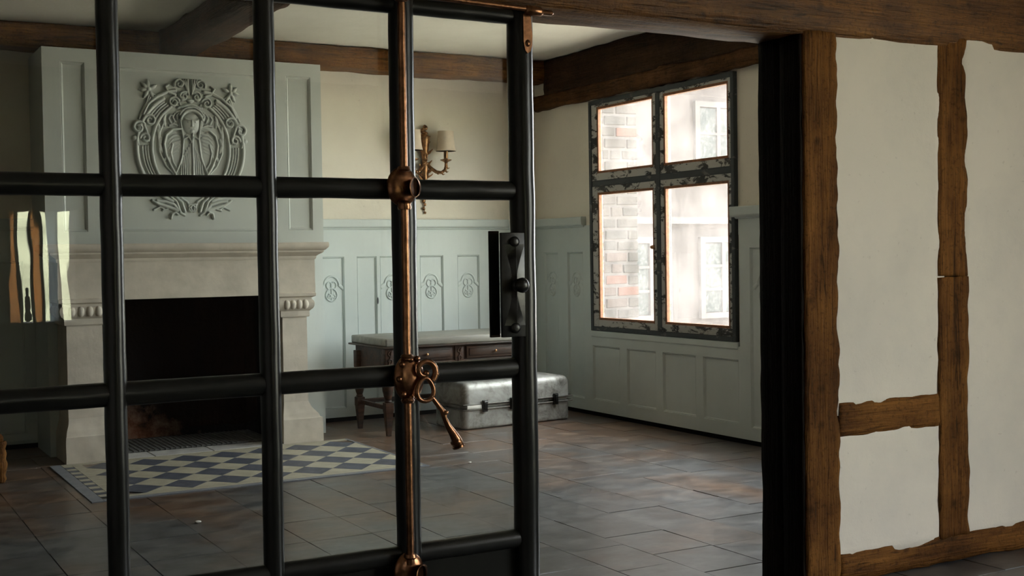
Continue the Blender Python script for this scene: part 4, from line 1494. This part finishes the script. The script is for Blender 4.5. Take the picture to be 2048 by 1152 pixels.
def leg(x, y):
    prof = [(0.020, 0.242), (0.028, 0.250), (0.022, 0.262), (0.030, 0.285), (0.040, 0.330), (0.044, 0.380), (0.040, 0.430), (0.030, 0.455), (0.034, 0.466), (0.030, 0.475)]
    mb = MB().lathe(prof, (x, y, 0), 18)
    v = []
    for z, h in ((0.0, 0.015), (0.02, 0.016), (0.175, 0.028), (0.18, 0.030), (0.24, 0.030), (0.245, 0.024)):
        v += [(x - h, y - h, z), (x + h, y - h, z), (x + h, y + h, z), (x - h, y + h, z)]
    f = [(0, 1, 2, 3), (20, 21, 22, 23)]
    for i in range(5):
        for k in range(4):
            f.append((i * 4 + k, i * 4 + (k + 1) % 4, i * 4 + 4 + (k + 1) % 4, i * 4 + 4 + k))
    mb.add(v, f)
    mb.rbox(x - 0.034, x + 0.034, y - 0.03, y + 0.03, 0.470, 0.60, 0.004)
    mb.build('leg', 'worn_walnut', tb, 40)


for (x, y) in ((3.612, 8.195), (3.595, 8.690), (4.742, 8.740)):
    leg(x, y)
MB().rbox(3.590, 3.617, 8.20, 8.69, 0.190, 0.222, 0.004).build('stretcher', 'worn_walnut', tb)
MB().rbox(3.60, 4.74, 8.695, 8.725, 0.190, 0.222, 0.004).build('stretcher', 'worn_walnut', tb)

# ------------------------------------------------------------------ aluminium suitcase
ca = math.atan2(0.10, 1.01)
sc = empty('suitcase', (4.19, 8.105, 0), 'dented aluminium suitcase lying flat in front of the table', 'suitcase')
CL, CD, CH = 1.005, 0.44, 0.352


def case_part(mb, name, mat='aluminium', smooth=40, parent=None, dent=0.0, label=None):
    c_, s_ = math.cos(ca), math.sin(ca)

    def f(p):
        if dent:
            q = p * 5.5
            p = p + Vector((noise.noise(q), noise.noise(q + Vector((3, 1, 4))), 0.7 * noise.noise(q + Vector((8, 2, 6))))) * dent
        return Vector((4.19 + p.x * c_ - p.y * s_, 8.105 + p.x * s_ + p.y * c_, p.z))
    o = mb.warp(f).build(name, mat, parent or sc, smooth)
    if label:
        tag(o, label)
    return o


def shell(z0, z1, top):
    bm = bmesh.new()
    bmesh.ops.create_cube(bm, size=1.0)
    for v in bm.verts:
        v.co = Vector((CL * (v.co.x + 0.5), CD * (v.co.y + 0.5), z0 + (z1 - z0) * (v.co.z + 0.5)))
    vert_e = [e for e in bm.edges if abs(e.verts[0].co.z - e.verts[1].co.z) > 0.01]
    bmesh.ops.bevel(bm, geom=vert_e, offset=0.05, segments=5, affect='EDGES', profile=0.5)
    zt = z1 if top else z0
    rim = [e for e in bm.edges if all(abs(v.co.z - zt) < 1e-5 for v in e.verts)]
    bmesh.ops.bevel(bm, geom=rim, offset=0.055 if top else 0.016, segments=5, affect='EDGES', profile=0.5)
    bmesh.ops.subdivide_edges(bm, edges=[e for e in bm.edges if e.calc_length() > 0.12], cuts=8, use_grid_fill=True)
    bmesh.ops.triangulate(bm, faces=[f for f in bm.faces if len(f.verts) > 4])
    bm.verts.index_update()
    mb = MB().add([v.co[:] for v in bm.verts], [[v.index for v in f.verts] for f in bm.faces])
    bm.free()
    return mb


case_part(shell(0.002, 0.150, False), 'base_shell', dent=0.005)
case_part(shell(0.188, CH, True), 'lid_shell', dent=0.006)
case_part(MB().rbox(0.010, CL - 0.010, 0.010, CD - 0.010, 0.145, 0.195, 0.03, 4), 'rim_band', label='pale band between the two shells')
for z in (0.150, 0.188):
    e0, e1 = -0.006, CL + 0.03
    case_part(MB().tube([(0.03, CD * 0.9, z), (e0, CD * 0.8, z), (e0, 0.05, z), (0.0, 0.012, z), (0.05, -0.007, z), (0.5, -0.008, z), (CL - 0.05, -0.008, z), (CL + 0.012, -0.006, z), (e1, 0.03, z), (e1, CD * 0.8, z)], 0.0055, 8), 'rim_wire', 'wire_grey')
for i, x in enumerate((0.178, 0.432, 0.848)):
    lt = case_part(MB().rbox(x - 0.022, x + 0.022, -0.022, -0.004, 0.128, 0.216, 0.004), 'latch', 'dark_steel')
    case_part(MB().rbox(x - 0.013, x + 0.013, -0.034, -0.018, 0.148, 0.196, 0.004).tube([(x - 0.014, -0.026, 0.204), (x + 0.014, -0.026, 0.204)], 0.007, 8), 'clasp', 'dark_steel', 40, lt)
case_part(MB().rbox(0.02, 0.15, -0.012, -0.002, 0.156, 0.184, 0.004), 'paper_edge', 'white_chip', label='white paper edge showing in the seam')

# ------------------------------------------------------------------ wall lamp
sx, sy = 4.388, YB
sn = empty('wall_sconce', (sx, sy, 1.95), 'gilt bronze wall sconce with two cream shades', 'wall lamp')
bp_ = MB()
bp_.lathe([(0.006, 1.905), (0.018, 1.925), (0.024, 1.955), (0.020, 1.985), (0.028, 2.01), (0.032, 2.04), (0.026, 2.07), (0.020, 2.09), (0.024, 2.12), (0.036, 2.19), (0.046, 2.26), (0.048, 2.285), (0.040, 2.30), (0.030, 2.312)], (sx, sy - 0.03, 0), 16)
bp_.build('back_plate', 'gilt_bronze', sn, 40)
fl_ = MB()
for i in range(9):
    a = i * 0.9
    fl_.blob((sx + 0.018 * math.cos(a), sy - 0.03 + 0.010 * math.sin(a), 2.318 + 0.007 * i), (0.016, 0.014, 0.018), 10, 6)
fl_.build('flame_finial', 'gilt_bronze', sn, True)
lf = MB()
for i in range(22):
    rr = random.Random(i)
    a = rr.uniform(0, PI)
    z = 1.96 + 0.34 * i / 22
    x = sx + 0.050 * math.cos(a) * (0.8 if z > 2.2 else 1.2)
    y = sy - 0.03 - 0.03 * math.sin(a)
    lf.tube([(sx + 0.4 * (x - sx), sy - 0.03, z - 0.02), (x, y, z), (x + 0.014 * math.cos(a), y - 0.006, z + 0.014)], [0.009, 0.007, 0.003], 6)
tag(lf.build('leaf_ornament', 'gilt_bronze', sn, True), kind='stuff')
dp_ = MB().tube([(sx, sy - 0.012, 1.91), (sx, sy - 0.012, 1.80), (sx, sy - 0.010, 1.66)], 0.004, 8)
for i, (z, r) in enumerate(((1.885, 0.020), (1.855, 0.014), (1.80, 0.010), (1.765, 0.018), (1.735, 0.012), (1.70, 0.014), (1.668, 0.010))):
    dp_.blob((sx + 0.006 * (-1) ** i, sy - 0.014, z), (r, 0.010, r * 1.1), 10, 6)
for s in (-1, 1):
    dp_.tube([(sx, sy - 0.014, 1.77), (sx + s * 0.02, sy - 0.016, 1.785), (sx + s * 0.03, sy - 0.014, 1.775)], [0.006, 0.006, 0.003], 6)
    dp_.tube([(sx, sy - 0.03, 2.02), (sx + s * 0.03, sy - 0.03, 1.98), (sx + s * 0.012, sy - 0.03, 1.93)], [0.006, 0.007, 0.004], 6)
dp_.build('pendant_drop', 'gilt_bronze', sn, True)
for s in (-1, 1):
    ex = sx + s * 0.150
    ey = sy - 0.125
    path = [(sx + s * 0.015, sy - 0.04, 2.07), (sx + s * 0.045, sy - 0.06, 2.03), (sx + s * 0.080, sy - 0.085, 2.000), (sx + s * 0.115, sy - 0.108, 1.995), (sx + s * 0.142, sy - 0.12, 2.015), (ex, ey, 2.045), (ex, ey, 2.075)]
    am = MB().tube(path, [0.012, 0.016, 0.015, 0.013, 0.013, 0.014, 0.012], 10)
    for k, (x, y, z) in enumerate(path[:6]):
        am.tube([(x, y, z), (x + s * 0.012, y - 0.01, z - 0.018), (x + s * 0.026, y - 0.014, z - 0.012)], [0.010, 0.007, 0.002], 6)
        am.blob((x, y - 0.008, z), (0.013, 0.010, 0.012), 8, 6)
    ar = am.build('arm', 'gilt_bronze', sn, True)
    MB().lathe([(0.010, 2.072), (0.020, 2.082), (0.046, 2.094), (0.048, 2.100), (0.030, 2.104), (0.018, 2.108)], (ex, ey, 0), 18).build('drip_pan', 'gilt_bronze', ar, 40)
    MB().lathe([(0.018, 2.105), (0.018, 2.19)], (ex, ey, 0), 14).build('candle_tube', 'gilt_bronze', ar, 40)
    shp = [(0.083, 2.170), (0.0765, 2.20), (0.071, 2.24), (0.067, 2.29), (0.065, 2.334)]
    MB().lathe(shp + [(r - 0.002, z) for r, z in reversed(shp)], (ex, ey, 0), 28).build('lamp_shade', 'lampshade', sn, 40)

# ------------------------------------------------------------------ carved stool at the left edge, plaster crumbs
sl = empty('stool', (0.73, 7.95, 0), 'small carved brown wooden stool cut off by the left edge', 'stool')
MB().rbox(0.52, 0.945, 7.76, 8.14, 0.245, 0.285, 0.01).build('seat', 'oak_x', sl, 40)
for (x, y) in ((0.56, 7.80), (0.930, 7.80), (0.56, 8.10), (0.930, 8.10)):
    pr = [(0.022, 0.0), (0.032, 0.02), (0.026, 0.045), (0.034, 0.075), (0.040, 0.11), (0.030, 0.14), (0.036, 0.17), (0.028, 0.20), (0.038, 0.23), (0.034, 0.246)]
    MB().lathe(pr, (x, y, 0), 12).build('leg', 'oak_z', sl, 40)


def crumb(x, y, s, seed, label):
    mb = MB().blob((x, y, s * 0.35), (s, s * 0.7, s * 0.4), 8, 6)
    mb.warp(lambda p: p + Vector((noise.noise(p * 60 + Vector((seed, 0, 0))), noise.noise(p * 60 + Vector((0, seed, 0))), 0)) * s * 0.4)
    tag(mb.build('plaster_chip', 'white_chip', None), label, 'chip')


crumb(1.62, 6.03, 0.016, 1, 'white plaster chip on the floor in front of the tiled hearth')
crumb(3.56, 6.82, 0.011, 2, 'tiny white plaster chip on the floor between hearth and suitcase')

# ------------------------------------------------------------------ outside
struct('ground', MB().box(5.75, 40, -30, 40, -0.30, -0.20), 'gravel', 'pale gravel yard outside the window')
bank = MB().add([(-30, -10, -0.2), (30, -10, -0.2), (30, -15, 2.6), (-30, -15, 2.6), (-30, -15, -0.3), (30, -15, -0.3)], [(0, 1, 2, 3), (3, 2, 5, 4), (0, 3, 4), (1, 5, 2), (0, 4, 5, 1)])
struct('ground_bank', bank, 'meadow', 'pale green grassy bank beyond the windows behind the viewer')
struct('ground_lawn', MB().box(-40, 5.75, -40, 40, -0.32, -0.22), 'lawn', 'sunny lawn behind the viewer')
bw = empty('brick_wing', (6.3, 9.6, -0.2), 'brick corner of the neighbouring wing just outside the window', 'building')
WY = 9.62
MB().box(5.77, 6.872, WY + 0.006, WY + 0.5, -0.2, 3.9).build('mortar_core', 'mortar', bw)
bmes = []
for L in (0.235, 0.112, 0.17):
    bm_ = MB().rbox(-L / 2, L / 2, -0.010, 0.05, -0.041, 0.041, 0.006, 1)
    bm_.warp(lambda p: p + Vector((noise.noise(p * 14 + Vector((L * 90, 0, 0))), 0, noise.noise(p * 14 + Vector((0, L * 50, 0))))) * 0.006)
    bmes.append((L, bm_.mesh('brick', 'brick')))
rb = random.Random(5)
for c in range(30):
    z = 0.30 + 0.108 * c
    x = 6.875
    seq = [1, 0, 0, 0, 0] if c % 2 else [0, 0, 0, 0]
    if c % 5 == 3:
        seq = [2, 1, 0, 0, 1]
    for k in seq:
        L, me = bmes[k]
        if x - L < 5.85:
            break
        o = bpy.data.objects.new('brick', me)
        o.location = (x - L / 2, WY + rb.uniform(-0.004, 0.004), z + rb.uniform(-0.003, 0.003))
        link(o, bw)
        x -= L + 0.022
MB().box(5.77, 7.3, 8.95, 10.2, 3.9, 4.0).build('sky_shade_eaves', 'facade_trim', bw)  # unseen roof edge added to keep sky light off the brick
fh = empty('far_house', (9.5, 12.1, -0.2), 'pale house front with white barred windows across the yard', 'building')
FY = 12.0
MB().box(6.9, 16, FY, FY + 0.4, -0.2, 4.6).build('wall', 'facade', fh)
MB().box(6.9, 16, FY - 0.10, FY + 0.05, 1.66, 1.74).build('string_course', 'facade_trim', fh)
MB().box(6.9, 16.5, FY - 1.3, FY + 0.5, 4.3, 4.6).build('sky_shade_eaves', 'facade_trim', fh)  # deep overhang out of view, added to shade the house front


def far_window(x0, x1, z0, z1, nx, nz):
    fr = MB()
    for a, b, c, d in ((x0 - 0.07, x0, z0 - 0.07, z1 + 0.07), (x1, x1 + 0.07, z0 - 0.07, z1 + 0.07), (x0, x1, z0 - 0.07, z0), (x0, x1, z1, z1 + 0.07)):
        fr.box(a, b, FY - 0.05, FY + 0.02, c, d)
    f = fr.build('window', 'facade_trim', fh)
    bar_ = MB()
    for i in range(1, nx):
        xx = x0 + (x1 - x0) * i / nx
        bar_.box(xx - 0.028, xx + 0.028, FY - 0.04, FY, z0, z1)
    for j in range(1, nz):
        zz = z0 + (z1 - z0) * j / nz
        bar_.box(x0, x1, FY - 0.035, FY, zz - 0.016, zz + 0.016)
    bar_.build('glazing_bars', 'facade_trim', f)
    for i in range(nx):
        for j in range(nz):
            a, b = x0 + (x1 - x0) * i / nx, x0 + (x1 - x0) * (i + 1) / nx
            c, d = z0 + (z1 - z0) * j / nz, z0 + (z1 - z0) * (j + 1) / nz
            MB().box(a + 0.01, b - 0.01, FY - 0.02, FY - 0.005, c + 0.01, d - 0.01).build('pane', 'far_pane', f)


far_window(9.56, 10.16, 0.56, 1.43, 2, 3)
far_window(8.12, 8.72, 0.56, 1.43, 2, 3)
far_window(9.50, 10.10, 2.45, 3.1, 2, 2)
